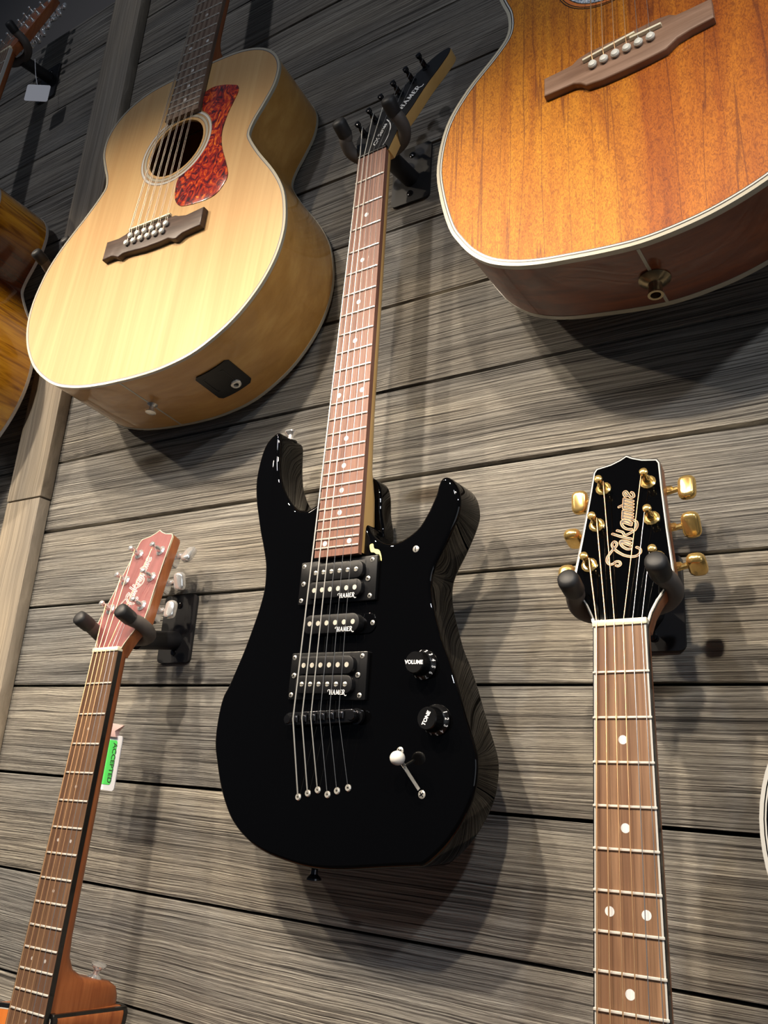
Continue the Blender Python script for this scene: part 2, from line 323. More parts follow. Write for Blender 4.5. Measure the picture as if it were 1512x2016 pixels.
class Guitar:
    def __init__(s, name, label, n, lean, sway, tw, vb, cat='guitar', group=None):
        v = Vector((math.sin(sway) * math.cos(lean), math.sin(lean), -math.cos(sway) * math.cos(lean))); u = Vector((math.cos(sway), 0, math.sin(sway)))
        w = u.cross(v); w = w if w.y < 0 else -w
        u2 = u * math.cos(tw) + w * math.sin(tw); w2 = u2.cross(v); w2 = w2 if w2.y < 0 else -w2
        s.vb = vb; e = bpy.data.objects.new(name, None); COL.objects.link(e); e.empty_display_size = 0.05
        loc = Vector(n) + v * vb + Vector((0, 0, ZC))
        e.matrix_world = Matrix(((u2.x, -w2.x, -v.x, loc.x), (u2.y, -w2.y, -v.y, loc.y), (u2.z, -w2.z, -v.z, loc.z), (0, 0, 0, 1)))
        tag(e, label, cat, group); s.root = e; s.hd = None
    def part(s, mb, name, material, parent=None, angle=35, label=None, head=False):
        if head: mb.xf(s.hxf)
        return mb.build(name, material, parent or s.root, s.vb, angle, label)
    def set_head(s, deg, v0=-0.002, w0=-0.003):
        a = math.radians(deg); ca, sa = math.cos(a), math.sin(a)
        s.hxf = lambda c: (c.x, v0 - c.y * ca - c.z * sa, w0 - c.y * sa + c.z * ca)
        s.hpt = lambda u, h, d=0: tuple(s.hxf(Vector((u, h, d))))
def fretpos(k, S): return S * (1 - 2 ** (-k / 12))
def D_section(v, hw, top, bot, n=14, p=2.2, flat=0.0):
    """neck cross-section: flat at the top (w=top), rounded towards w=bot"""
    out = [(-hw, v, top)]
    for k in range(n + 1):
        a = math.pi * k / n; c, sn = math.cos(a), math.sin(a)
        out.append((-hw * math.copysign(abs(c) ** (2 / p), c), v, top - 0.0015 - (top - 0.0015 - bot) * abs(sn) ** (2 / p)))
    out.append((hw, v, top))
    return out
def neck_and_board(g, S, nutw, w12, nfret, vend, board, neckmat, dots, dotmat, strings, bridge_v, bridge_w, bridge_us, heel, binding=None, sidemat=None, nut=('bone', 0.0052), dot_r=0.003, board_t=0.006, end_round=False, neck_d=0.0205, double_at=(12, 24), dspread=0.016, outer='black_binding'):
    hw = lambda v: (nutw + (w12 - nutw) * v / (S / 2)) / 2
    inset = 0.0022 if binding else 0.0
    o = [(-hw(0) + inset, 0), (hw(0) - inset, 0), (hw(vend) - inset, vend), (-hw(vend) + inset, vend)]
    fb = g.part(MB().prism(o, -board_t, 0), 'fretboard', board, angle=30)
    if binding:
        for sg in (-1, 1):
            for a, b, mt in ((inset, 0.0008, binding), (0.0008, 0.0, outer)):
                g.part(MB().prism([(sg * (hw(0) - a), 0), (sg * (hw(vend) - a), vend), (sg * (hw(vend) - b), vend), (sg * (hw(0) - b), 0)], -board_t, 0.0), 'edge_binding', mt, fb)
    elif sidemat:
        for sg in (-1, 1):
            g.part(MB().prism([(sg * hw(0), 0), (sg * hw(vend), vend), (sg * (hw(vend) + 0.0004), vend), (sg * (hw(0) + 0.0004), 0)], -board_t, -0.0004), 'board_edge', sidemat, fb)
    for k in range(1, nfret + 1):
        v = fretpos(k, S)
        if v > vend - 0.003: break
        h = hw(v) - 0.0004
        g.part(MB().tube([(-h, v, 0.0001), (-h + 0.001, v, 0.0006), (h - 0.001, v, 0.0006), (h, v, 0.0001)], 0.00105, 6), 'fret', 'fret_silver', fb)
    for k in dots:
        v = (fretpos(k, S) + fretpos(k - 1, S)) / 2
        if v > vend: continue
        for uu in ((-dspread, dspread) if k in double_at else (0,)):
            g.part(MB().prism(circle(uu, v, dot_r, 16), -0.0005, 0.00012), 'inlay_dot', dotmat, fb)
    g.part(MB().prism(rrect(-hw(0) - 0.0003, hw(0) + 0.0003, -nut[1], 0, 0.001), -board_t, 0.0016, r1=0.001, seg=2), 'nut', nut[0])
    # neck and heel in one loft
    secs = [D_section(-0.001, hw(0), -board_t, -neck_d), D_section(0.10, hw(0.10), -board_t, -neck_d - 0.001), D_section(0.20, hw(0.2), -board_t, -neck_d - 0.0025)]
    secs += [D_section(v, hw(v) * k, -board_t, -d, p=p) for v, k, d, p in heel]
    g.part(MB().loft(secs), 'neck', neckmat, angle=50)
    return fb, hw
def knot_string(g, pts, r, m): g.part(MB().tube(pts, r, 6), 'string', m, angle=80)
def tuner_set(g, posts, keys, m, post_h=0.018, bush=0.0068, key=(0.0112, 0.0076, 0.0048), post_r=0.003, hexn=6, thick=0.014, keymat=None, rots=None):
    for (pu, ph), kk, ro in zip(posts, keys, rots or [15, 60, -20, 10, 50, 75] * 2):
        t = g.part(MB().lathe((pu, ph, 0), (0, 0, 1), [(bush, -0.0005), (bush, 0.0012), (bush * 0.72, 0.0022)], hexn * 2), 'tuner', m, head=True, angle=25)
        g.part(MB().lathe((pu, ph, 0.001), (0, 0, 1), [(post_r * 1.15, 0), (post_r * 1.1, post_h * 0.4), (post_r * 0.75, post_h * 0.55), (post_r * 0.75, post_h * 0.68), (post_r * 1.2, post_h * 0.8), (post_r * 1.1, post_h * 0.93), (post_r * 0.4, post_h)], 14), 'string_post', m, t, head=True)
        if kk:
            ku, kh = kk; sg = 1 if ku > pu else -1; d = -thick - 0.006
            hx = ku - sg * (key[1] + 0.009)
            g.part(MB().cyl((pu + sg * 0.004, ph, d), (ku - sg * key[1], kh, d), 0.0026, 10).lathe((hx, kh, d), (sg, 0, 0), [(0.0036, 0), (0.0036, 0.004), (0.002, 0.0055)], 10), 'tuner_shaft', m, t, head=True)
            g.part(MB().prism(rrect(ku - key[1], ku + key[1], kh - key[0], kh + key[0], key[1] * 0.75, 3), d - key[2], d + key[2], r0=key[2] * 0.8, r1=key[2] * 0.8, seg=3).xf(lambda c: (c.x, kh + (c.y - kh) * math.cos(math.radians(ro)) - (c.z - d) * math.sin(math.radians(ro)), d + (c.y - kh) * math.sin(math.radians(ro)) + (c.z - d) * math.cos(math.radians(ro)))), 'tuner_key', keymat or m, t, head=True, angle=50)
            g.part(MB().prism(rrect(pu - 0.008, pu + 0.008, ph - 0.010, ph + 0.010, 0.003), d - 0.006, -thick + 0.0005), 'gear_housing', m, t, head=True)

# ------------------------------------------------------------------ the setting
def wbox(name, material, x0, x1, y0, y1, z0, z1, parent=None, bev=0.0, shift=True):
    bm = bmesh.new(); cx, cy, cz = (x0 + x1) / 2, (y0 + y1) / 2, (z0 + z1) / 2
    bmesh.ops.create_cube(bm, size=1, matrix=Matrix.Diagonal((x1 - x0, y1 - y0, z1 - z0, 1)))
    if bev: bmesh.ops.bevel(bm, geom=list(bm.edges), offset=bev, segments=2, affect='EDGES', profile=0.6)
    me = bpy.data.meshes.new(name); bm.to_mesh(me); bm.free()
    for p in me.polygons: p.use_smooth = True
    me.set_sharp_from_angle(angle=math.radians(35)); me.materials.append(MATS[material])
    o = bpy.data.objects.new(name, me); COL.objects.link(o); o.location = (cx, cy, cz + ZC)
    if parent: o.parent = parent; o.matrix_parent_inverse = parent.matrix_world.inverted()
    return o
wall = wbox('wall_back', 'gap_black', -3.2, 2.2, 0.018, 0.10, -ZC, 1.463); tag(wall, 'dark wall clad in weathered horizontal boards behind the guitars', kind='structure')
bpy.context.view_layer.update()
seams = [-0.1439, -0.0248, 0.0926, 0.2067, 0.3237, 0.4376, 0.5541, 0.6672, 0.7842, 0.8938, 1.012, 1.1299, 1.2406, 1.355, 1.463]
z = seams[0]
while z - 0.1155 > -ZC: z -= 0.1155; seams.insert(0, z)
for a, b in zip(seams, seams[1:]):
    g1 = 0.0022 if abs(a - 0.3237) > 0.01 else 0.0032; g2 = 0.0022 if abs(b - 0.3237) > 0.01 else 0.0032
    dy = random.uniform(0, 0.0012)
    wbox('plank', 'barn_board', -1.115, 2.2, dy, 0.0185, a + g1 * 0.8, b - g2 * 0.8, wall, 0.0012)
    dy = random.uniform(0, 0.0012)
    wbox('plank', 'barn_board', -3.2, -1.145, dy, 0.0185, a + g1 * 0.8, b - g2 * 0.8, wall, 0.0012)
wu = wbox('wall_upper', 'grey_paint', -3.2, 2.2, 0.05, 0.12, 1.463, 2.6); tag(wu, 'plain dark grey wall above the boards', kind='structure')
t1 = wbox('trim_1', 'trim_board', -1.1725, -1.0885, -0.0205, -0.0003, 0.3762, 1.463, bev=0.0016); tag(t1, 'upper vertical trim board nailed over the plank wall', kind='structure')
t2 = wbox('trim_2', 'trim_board', -1.1715, -1.0895, -0.0200, -0.0003, -ZC, 0.3742, bev=0.0016); tag(t2, 'lower vertical trim board nailed over the plank wall', kind='structure')
fl = wbox('floor', 'shop_floor', -3.2, 2.2, -4.0, 0.10, -ZC - 0.05, -ZC); tag(fl, 'plain brown shop floor', kind='structure')

# ------------------------------------------------------------------ wall hangers
def hanger(label, X, nutz, plate_dz=0.044, tip_y=-0.123, roll=0.0, tips=0.040, spread=0.0345, ax=0.0, screws=True):
    e = bpy.data.objects.new('wall_hanger', None); COL.objects.link(e); zp = nutz + plate_dz; e.location = (X, 0, zp + ZC); e.empty_display_size = 0.04
    tag(e, label, 'hanger', 'padded guitar hangers screwed to the plank wall')
    W = lambda c: (c.x, c.z, c.y)        # builder space here: u=x, v=z, w=y
    def part(mb, name, material, parent=None, angle=40):
        o = mb.build(name, material, parent or e, None, angle); return o
    p = MB(); p.prism(rrect(-0.028, 0.028, -0.043, 0.043, 0.006), 0.0, -0.0035, r1=-0.0 if True else 0); p.xf(W); pl = part(p, 'plate', 'black_metal')
    for zz in (-0.030, 0.030):
        q = MB(); q.lathe((0, zz, -0.0035), (0, 0, -1), [(0.0045, 0), (0.0040, 0.0016), (0.002, 0.0024)], 12); q.xf(W); part(q, 'screw', 'black_chrome', pl)
    zb = -plate_dz + 0.021; za = zb + 0.010
    q = MB(); q.cyl((ax * 0.5, za, -0.0035), (0, zb, -0.066), 0.0115, 18); q.xf(W); part(q, 'arm', 'black_metal')
    zt = -plate_dz + tips; tr = math.tan(roll)
    q = MB()
    path = lambda s: [(0, zb, -0.066), (s * 0.016, zb - 0.001, -0.068), (s * 0.030, zb + 0.000, -0.074), (s * (spread + 0.0035), zb + 0.004, -0.085), (s * (spread + 0.003), zb + 0.010, -0.098), (s * spread, zt - 0.006, tip_y + 0.015), (s * spread, zt, tip_y)]
    tilt = lambda pt: (pt[0], pt[1] + pt[0] * tr, pt[2])
    for s in (-1, 1): q.tube([tilt(t) for t in spline(path(s), 5, False)], 0.0079, 14)
    q.xf(W); yk = part(q, 'yoke', 'rubber_tube', None, 60)
    for s in (-1, 1):
        a = Vector(tilt((s * spread, zt, tip_y))); b = Vector(tilt((s * spread, zt - 0.006, tip_y + 0.015))); d = (a - b).normalized()
        q = MB(); q.lathe(a - d * 0.016, d, [(0.0082, 0), (0.0088, 0.002), (0.0090, 0.016), (0.0082, 0.0195), (0.0055, 0.021), (0.001, 0.0214)], 18); q.xf(W); part(q, 'end_cap', 'rubber_cap', yk, 50)
    return e
HANG = dict(ham=(-0.4668, 0.7039), tkr=(-0.1835, 0.1236), tkl=(-0.7735, 0.1169))
hanger('padded hanger holding the black electric guitar by its headstock', *HANG['ham'], plate_dz=0.038, roll=0.03, tip_y=-0.117)
hanger('padded hanger holding the black headstock with gold tuners', *HANG['tkr'], plate_dz=0.040, roll=0.13)
hanger('padded hanger holding the reddish headstock with chrome tuners', *HANG['tkl'], plate_dz=0.046, roll=0.075)
hanger('padded hanger holding the twelve-string headstock in the dark top left corner', -1.373, 1.310, plate_dz=0.018)
hanger('empty padded hanger half hidden behind the blonde jumbo guitar', -1.036, 0.700, plate_dz=0.036, tip_y=-0.121)

# ------------------------------------------------------------------ lettering strokes
HAMER = [  # serif capitals on a unit height, x to the right, y up; (points, weight)
    ([(-0.42, 0.62), (-0.55, 0.72), (-0.52, 0.92), (-0.32, 1.0), (0.05, 1.0)], 0.11), ([(0.08, 0.0), (0.08, 1.0)], 0.20), ([(0.55, 0.0), (0.55, 1.0)], 0.20), ([(0.08, 0.5), (0.55, 0.5)], 0.10), ([(-0.08, 0.03), (0.24, 0.03)], 0.08), ([(0.39, 0.03), (0.71, 0.03)], 0.08), ([(0.39, 0.97), (0.71, 0.97)], 0.08),
    ([(0.90, 0.0), (1.18, 1.0)], 0.09), ([(1.18, 1.0), (1.48, 0.0)], 0.20), ([(1.02, 0.34), (1.38, 0.34)], 0.09), ([(0.78, 0.03), (1.04, 0.03)], 0.08), ([(1.34, 0.03), (1.62, 0.03)], 0.08),
    ([(1.80, 0.0), (1.86, 1.0)], 0.09), ([(1.86, 1.0), (2.14, 0.1)], 0.19), ([(2.14, 0.1), (2.40, 1.0)], 0.09), ([(2.42, 1.0), (2.48, 0.0)], 0.20), ([(1.70, 0.03), (1.92, 0.03)], 0.08), ([(2.34, 0.03), (2.64, 0.03)], 0.08),
    ([(2.86, 0.0), (2.86, 1.0)], 0.20), ([(2.76, 0.96), (3.30, 0.96)], 0.10), ([(2.86, 0.52), (3.18, 0.52)], 0.09), ([(2.76, 0.04), (3.32, 0.04)], 0.10), ([(3.30, 0.96), (3.30, 0.78)], 0.07), ([(3.32, 0.04), (3.34, 0.24)], 0.07),
    ([(3.56, 0.0), (3.56, 1.0)], 0.20), ([(3.46, 0.97), (3.80, 0.97), (3.98, 0.86), (3.98, 0.64), (3.80, 0.52), (3.56, 0.50)], 0.12), ([(3.78, 0.50), (3.98, 0.10), (4.16, -0.14), (4.42, -0.20), (4.56, -0.08)], 0.14), ([(3.44, 0.03), (3.70, 0.03)], 0.08)]
TAK = dict(T=[[(-50, 537), (-32, 531), (-16, 545), (-27, 570), (-54, 573), (-78, 556), (-105, 555), (-127, 582), (-128, 618), (-109, 656), (-83, 694), (-59, 723), (-53, 751), (-75, 771), (-92, 748), (-84, 718), (-62, 687), (-26, 654), (19, 624), (74, 607), (117, 612), (143, 640), (139, 673), (112, 692)]],
    a=[[(60, 744), (15, 767), (-23, 768), (-11, 725), (31, 687), (62, 683)], [(-16, 763), (61, 715)]],
    k=[[(-92, 852), (-14, 812), (66, 780)], [(-54, 880), (-8, 857), (13, 825), (61, 842), (95, 867), (111, 902), (107, 940), (79, 969)]],
    aa=[[(66, 938), (23, 970), (-19, 968), (-10, 920), (26, 885), (67, 875)], [(-11, 962), (63, 919)]],
    m=[[(-13, 1009), (72, 973)], [(-10, 1039), (73, 1002)], [(-9, 1069), (72, 1032)], [(-11, 996), (-11, 1076)]],
    i=[[(-8, 1103), (73, 1066)], [(-48, 1121), (-24, 1132)]],
    n=[[(-8, 1136), (74, 1098)], [(-7, 1168), (74, 1131)], [(-6, 1199), (73, 1163)], [(-8, 1103), (-6, 1203)]],
    e=[[(34, 1232), (2, 1228), (-10, 1266), (8, 1276), (30, 1241), (52, 1206), (77, 1211), (69, 1247), (55, 1259)]])
def serif_logo(scale, fx):
    """strokes of the serif name, placed by fx(x, y) -> (u, v)"""
    mb = MB()
    for pts, wt in HAMER:
        p = spline([(x, y) for x, y in pts], 4, False) if len(pts) > 2 else pts
        mb.ribbon([fx(x * scale, y * scale) for x, y in p], wt * scale * 1.05, 0.0, False)
    return mb
def script_logo(width, w):
    mb = MB()
    for ss in TAK.values():
        for s in ss: mb.ribbon(spline([(a * 1e-4, b * 1e-4) for a, b in s], 5, False), width, w)
    return mb

# ------------------------------------------------------------------ black electric guitar
g = Guitar('electric_guitar', 'glossy black double-cutaway electric guitar with three pickups in the centre of the wall', (-0.46682, -0.09339, 0.70394), -0.00119, -0.00649, 0.05088, 0.787)
B = -0.010
body = [(-139, 622), (-146, 635), (-149.5, 657), (-149, 681), (-143, 700), (-132, 726), (-117, 748.6), (-102, 762), (-82.6, 773), (-63, 779.4), (-43.6, 783), (-18.5, 786), (3, 786.5), (22.5, 785), (46, 782), (78, 777), (106, 773), (117, 770), (136, 753), (150.5, 732), (158.3, 714.7), (161.4, 698.6), (161.2, 682.6), (156.3, 667), (148.7, 648.4), (139.5, 623), (130.2, 600.7), (122, 583.8), (113.2, 558.6), (108.4, 541.4), (107.3, 524), (111.4, 510), (120.3, 493.3), (128.1, 476.5), (132.9, 464), (134.6, 453.5), (131.8, 440), (125.8, 430), (118.9, 424.8), (113.3, 425.5), (109.7, 431.7), (107.4, 440.7), (102.4, 452.3), (97.3, 461.8), (88.9, 473), (76.7, 480.8), (65.3, 484.7), (53.3, 484), (43.3, 479.8), (36, 474), (31, 468), (27, 462), (10, 450), (-20, 434), (-34, 429), (-45, 433.8), (-54.6, 437), (-66.3, 434.5), (-77.5, 426), (-89.9, 410.3), (-98.5, 392.3), (-102.7, 373.4), (-104.6, 354.7), (-106.1, 341), (-110.6, 335.5), (-121, 340.4), (-129.3, 351), (-134.2, 369.5), (-136.2, 391.5), (-132.5, 415), (-126, 436.4), (-120, 454.7), (-113.8, 470.5), (-107, 490.5), (-105, 503), (-104.3, 519), (-107, 535), (-112, 553), (-123, 585), (-131, 604)]
bo = spline(mm(body), 4)
bd = g.part(MB().prism(bo, B - 0.045, B, r0=0.005, r1=0.0045, seg=5), 'body', 'black_gloss', angle=40)
g.part(MB().prism(spline(mm([(-26, 402), (0, 398), (16, 404), (24, 416), (27, 440), (29, 475), (-27, 475), (-29, 430)]), 4), B - 0.045, B - 0.024, r0=0.003, r1=0.003), 'neck_heel_block', 'black_gloss', bd)
fb, hw = neck_and_board(g, 0.648, 0.0402, 0.0503, 24, 0.4952, 'rosewood_red', 'maple_neck', (3, 5, 7, 9, 12, 15, 17, 19, 21, 24), 'pearl', 6, 0, 0, 0,
    [(0.34, 1.0, 0.0245, 2.2), (0.40, 1.0, 0.027, 2.5), (0.43, 1.0, 0.033, 3.5), (0.47, 1.0, 0.034, 5), (0.493, 1.0, 0.034, 5)], nut=('black_plastic', 0.004), dot_r=0.0028, neck_d=0.0205, dspread=0.0155)
g.set_head(10)
ho = spline(mm([(-21, -4), (-23, 8), (-30, 24), (-33, 38), (-29, 50), (-17, 62), (2, 79), (16, 97), (29, 112), (42, 121.5), (55, 132), (64, 138), (74, 141.6), (82, 142)]), 4, False) + spline(mm([(85, 139), (84, 130), (74, 111), (59, 87.5), (45, 58.5), (33.9, 38.7), (26.7, 13.5), (22.2, -4)]), 4, False)
hs = g.part(MB().prism(ho, -0.0145, -0.0005, r0=0.001), 'headstock', 'maple_neck', head=True)
g.part(MB().prism(offset(ho, 0.0002), -0.0006, 0.0003), 'headstock_face', 'black_satin', hs, head=True)
# name along the right-hand edge of the headstock
ang = math.atan2(94.5 - 60, 54.7 - 27.2); ca, sa = math.cos(ang), math.sin(ang); k = 0.0085
lg = serif_logo(k, lambda x, y: (0.0300 + x * ca - y * sa, 0.0615 + x * sa + y * ca)); lg.xf(lambda c: (c.x, c.y, 0.00055)); g.part(lg, 'name_lettering', 'white_print', hs, head=True)
tx = text_bm('CX Series', 0.0085, 0.25, 0.00012); a2 = math.atan2(41.2 - 17.8, 5.4 + 1.7); ca, sa = math.cos(a2), math.sin(a2)
tx.xf(lambda c: (0.0035 + c.x * ca - c.y * sa, 0.030 + c.x * sa + c.y * ca, 0.00055)); g.part(tx, 'series_lettering', 'white_print', hs, head=True)
g.part(MB().ribbon(spline(mm([(12.4, 6.8), (15.6, 16), (17.5, 26), (17.6, 36), (14.5, 46), (8.7, 54.3)]), 5, False), 0.0013, 0.00055), 'curved_line', 'white_print', hs, head=True)
posts = mm([(-21, 44), (-9, 64), (3, 85), (23, 90.5), (37.3, 107), (52.9, 123.5)])
posts = mm([(-21, 43), (-8, 60), (6, 77), (21, 93), (36.5, 108.5), (52.5, 123.5)])
dirp = (-0.72, 0.69)
for i, (pu, ph) in enumerate(posts):
    t = g.part(MB().lathe((pu, ph, 0), (0, 0, 1), [(0.0052, 0), (0.0052, 0.001), (0.0040, 0.002)], 12), 'tuner', 'black_chrome', head=True, angle=25)
    g.part(MB().lathe((pu, ph, 0.001), (0, 0, 1), [(0.0034, 0), (0.0032, 0.009), (0.0022, 0.0105), (0.0022, 0.0125), (0.0036, 0.0145), (0.0036, 0.018), (0.0015, 0.0188)], 14), 'string_post', 'black_chrome', t, head=True)
    ku, kh = pu + dirp[0] * 0.022, ph + dirp[1] * 0.022
    g.part(MB().cyl((pu, ph, -0.020), (ku, kh, -0.020), 0.0028, 10).lathe((pu, ph, -0.0145), (0, 0, -1), [(0.0075, 0), (0.0075, 0.010), (0.005, 0.011)], 14), 'tuner_shaft', 'black_chrome', t, head=True)
    g.part(MB().ball((ku + dirp[0] * 0.006, kh + dirp[1] * 0.006, -0.020), 0.0085, (1, 1, 0.5)), 'tuner_key', 'black_chrome', t, head=True)
su_n = [-0.0165 + 0.0066 * i for i in range(6)]; su_b = [-0.0285 + 0.0109 * i for i in range(6)]; sv_b = [0.6560 - 0.001 * i for i in range(6)]
ferr = mm([(-27, 726.5), (-15.7, 722.4), (-4.2, 718.7), (7.8, 721.9), (18.5, 718), (31, 714.6)])
rad = [0.00078, 0.00070, 0.00062, 0.00034, 0.00030, 0.00026]
for i in range(6):
    pp = g.hpt(posts[i][0] + 0.003, posts[i][1], 0.0115)
    g_s = [pp, (su_n[i], -0.002, 0.0015), (su_n[i], 0.0, 0.0020), (su_b[i], sv_b[i], B + 0.0172), (ferr[i][0], ferr[i][1] - 0.001, B + 0.001)]
    knot_string(g, g_s, rad[i], 'wound_string' if i < 3 else 'steel_string')
def hum(ring, ca, cb, screw_coil, logo_v, lo, up):
    u0, u1, v0, v1 = [x * 0.001 for x in ring]
    p = g.part(MB().prism(rrect(u0, u1, v0, v1, 0.0012), B, B + 0.0042, r1=0.0008, seg=2), 'pickup', 'black_plastic')
    for uu in (u0 + 0.0042, u1 - 0.0062):
        for vv in (v0 + 0.0045, v1 - 0.0045): g.part(MB().screw((uu, vv, B + 0.004), 0.0025, 2, uu * 40 + vv * 30), 'screw', 'nickel', p)
    cm = (ca + cb) / 2 * 0.001
    for uu in (u0 + 0.0058, u1 - 0.0095): g.part(MB().screw((uu, cm, B + 0.0045), 0.0027, 2, uu * 50), 'height_screw', 'nickel', p)
    for cv, scr in ((ca, screw_coil == 'a'), (cb, screw_coil == 'b')):
        cv *= 0.001
        g.part(MB().prism(rrect(lo, up, cv - 0.0087, cv + 0.0087, 0.0075, 6), B + 0.002, B + 0.0100, r1=0.001, seg=2), 'bobbin', 'bobbin_black', p)
        for i in range(6):
            uu = lo + 0.0095 + (up - lo - 0.0175) * i / 5
            g.part(MB().lathe((uu, cv, B + 0.0098), (0, 0, 1), [(0.0025, 0), (0.0024, 0.0007), (0.0014, 0.0013)] if scr else [(0.0025, 0), (0.0025, 0.0003)], 14), 'pole_piece', 'pole_nickel', p)
            if scr: g.part(MB().prism(rrect(uu - 0.0024, uu + 0.0024, cv - 0.0003, cv + 0.0003, 0.0001, 1), B + 0.0105, B + 0.0112), 'slot', 'black_plastic', p)
    lv = logo_v * 0.001; lx = up - 0.0255
    l2 = serif_logo(0.0044, lambda x, y: (lx + x, lv - y)); l2.xf(lambda c: (c.x, c.y, B + 0.01015)); g.part(l2, 'name_lettering', 'white_print', p)
    return p
hum((-49, 48, 497, 542), 511.3, 529.3, 'a', 539.0, -0.0335, 0.0350)
hum((-49.5, 44.8, 591, 636.7), 604.2, 622.6, 'b', 632.2, -0.0375, 0.0330)
p = g.part(MB().prism(rrect(-0.0415, 0.0495, 0.5535, 0.5735, 0.0095, 8), B - 0.001, B + 0.0012, r1=0.0006, seg=2), 'pickup', 'black_gloss')
g.part(MB().prism(rrect(-0.0345, 0.0355, 0.5545, 0.5735, 0.009, 8), B, B + 0.0100, r1=0.0012, seg=2), 'bobbin', 'bobbin_black', p)
for uu in (-0.0385, 0.0455): g.part(MB().screw((uu, 0.5635, B + 0.001), 0.0025, 2, uu * 50), 'height_screw', 'nickel', p)
for i in range(6): g.part(MB().lathe((-0.0255 + 0.01075 * i, 0.5632, B + 0.0098), (0, 0, 1), [(0.0025, 0), (0.0025, 0.0004)], 14), 'pole_piece', 'pole_nickel', p)
l2 = serif_logo(0.0044, lambda x, y: (0.010 + x, 0.5722 - y)); l2.xf(lambda c: (c.x, c.y, B + 0.01015)); g.part(l2, 'name_lettering', 'white_print', p)
# bridge
br = g.part(MB().prism([(a * 1, b + (-a) * 0.062) for a, b in rrect(-0.0435, 0.0425, 0.6475, 0.6600, 0.006, 6)], B + 0.0065, B + 0.0135, r0=0.001, r1=0.0012, seg=2), 'bridge', 'black_chrome')
for uu in (-0.0385, 0.0378):
    vv = 0.6537 - uu * 0.062
    g.part(MB().lathe((uu, vv, B), (0, 0, 1), [(0.0058, 0), (0.0058, 0.001), (0.0045, 0.0012), (0.0045, 0.002), (0.0075, 0.0022), (0.0075, 0.0060), (0.004, 0.0065), (0.0046, 0.0135), (0.0040, 0.0146), (0.001, 0.0148)], 20), 'bridge_post', 'black_chrome', br)
for i in range(6): g.part(MB().prism([(su_b[i] - 0.0045, sv_b[i] - 0.0035), (su_b[i] + 0.0045, sv_b[i] - 0.0035), (su_b[i] + 0.0045, sv_b[i] + 0.0035), (su_b[i] - 0.0045, sv_b[i] + 0.0035)], B + 0.012, B + 0.0168, r1=0.0022, seg=3), 'saddle', 'black_chrome', br)
for fu, fv in ferr: g.part(MB().lathe((fu, fv, B - 0.001), (0, 0, 1), [(0.0033, 0), (0.0033, 0.0016), (0.0026, 0.0025), (0.0013, 0.0025), (0.0011, 0.001)], 16), 'string_ferrule', 'nickel')
# knobs
def knob(u, v, word, rot):
    kb = g.part(MB().lathe((u, v, B), (0, 0, 1), [(0.0133, 0.0006), (0.0136, 0.0018), (0.0118, 0.0050), (0.0104, 0.0062), (0.0096, 0.0165), (0.0090, 0.0175), (0.0005, 0.0172)], 40), 'knob', 'black_plastic', angle=22)
    tb = MB()
    for k in range(48):
        a = 2 * math.pi * k / 48; tb.cyl((u + 0.0106 * math.cos(a), v + 0.0106 * math.sin(a), B + 0.0062), (u + 0.0097 * math.cos(a), v + 0.0097 * math.sin(a), B + 0.0160), 0.00035, 5)
    tb = g.part(tb, 'knurling', 'black_plastic', kb); tb['kind'] = 'stuff'
    t = text_bm(word, 0.0048, 0, 0.0002); c, s2 = math.cos(rot), math.sin(rot); t.xf(lambda q: (u + q.x * c - q.y * s2, v - q.x * s2 - q.y * c, B + 0.0178)); g.part(t, 'word_lettering', 'white_print', kb)
    for k in range(1, 11):
        a = rot - 2.2 + k * 0.48; rr = 0.0124
        t = text_bm(str(k), 0.0042, 0, 0.00012)
        def f(q, a=a, rr=rr):
            x, y = q.x, q.y; r2 = rr + y * 0.62; aa = a + x / 0.0124; return (u + r2 * math.cos(aa), v + r2 * math.sin(aa), B + 0.0018 + (0.0136 - r2) * 1.75 + 0.0004)
        t.xf(lambda q, f=f: f(q)); g.part(t, 'number', 'white_print', kb)
knob(0.1055, 0.6045, 'VOLUME', -0.02)
knob(0.1215, 0.6525, 'TONE', 1.15)
# selector switch, screws, buttons
sw = g.part(MB().prism([(0.0860, 0.6905), (0.0885, 0.6885), (0.1080, 0.7100), (0.1060, 0.7120)], B - 0.002, B + 0.0004), 'selector_switch', 'nickel')
g.part(MB().cyl((0.0905, 0.6925, B), (0.0945, 0.6875, B + 0.014), 0.0016, 8), 'lever', 'nickel', sw)
g.part(MB().ball((0.0953, 0.6865, B + 0.019), 0.0068, (1.0, 0.92, 1.0), 18), 'switch_tip', 'white_plastic', sw)
for a, b in ((0.1102, 0.7148), (0.0852, 0.6800)): g.part(MB().screw((a, b, B), 0.0036, 2, 0.9), 'screw', 'nickel', sw)
g.part(MB().screw((0.0892, 0.4944, B), 0.0034, 1, 1.5), 'screw', 'nickel')
g.part(MB().prism(spline(mm([(34, 485), (38, 484), (40, 489), (46, 491), (49, 497), (50, 502), (48.6, 501.5), (47, 496), (43, 495), (40, 493), (36, 492)]), 3), B - 0.0002, B + 0.00015), 'paint_chip', 'chip_yellow')
def strap(c, ax, m, k=1.0): return MB().lathe(c, ax, [(0.0075 * k, 0), (0.0070 * k, 0.0012), (0.0034 * k, 0.004 * k), (0.0034 * k, 0.008 * k), (0.0072 * k, 0.0115 * k), (0.0074 * k, 0.0130 * k), (0.003 * k, 0.0138 * k)], 20)
g.part(strap((-0.1120, 0.3375, B - 0.026), (-0.12, -1, 0), 'chrome'), 'strap_button', 'chrome')
g.part(strap((-0.0175, 0.7855, B - 0.022), (0, 1, 0), 'black_chrome'), 'strap_button', 'black_chrome')

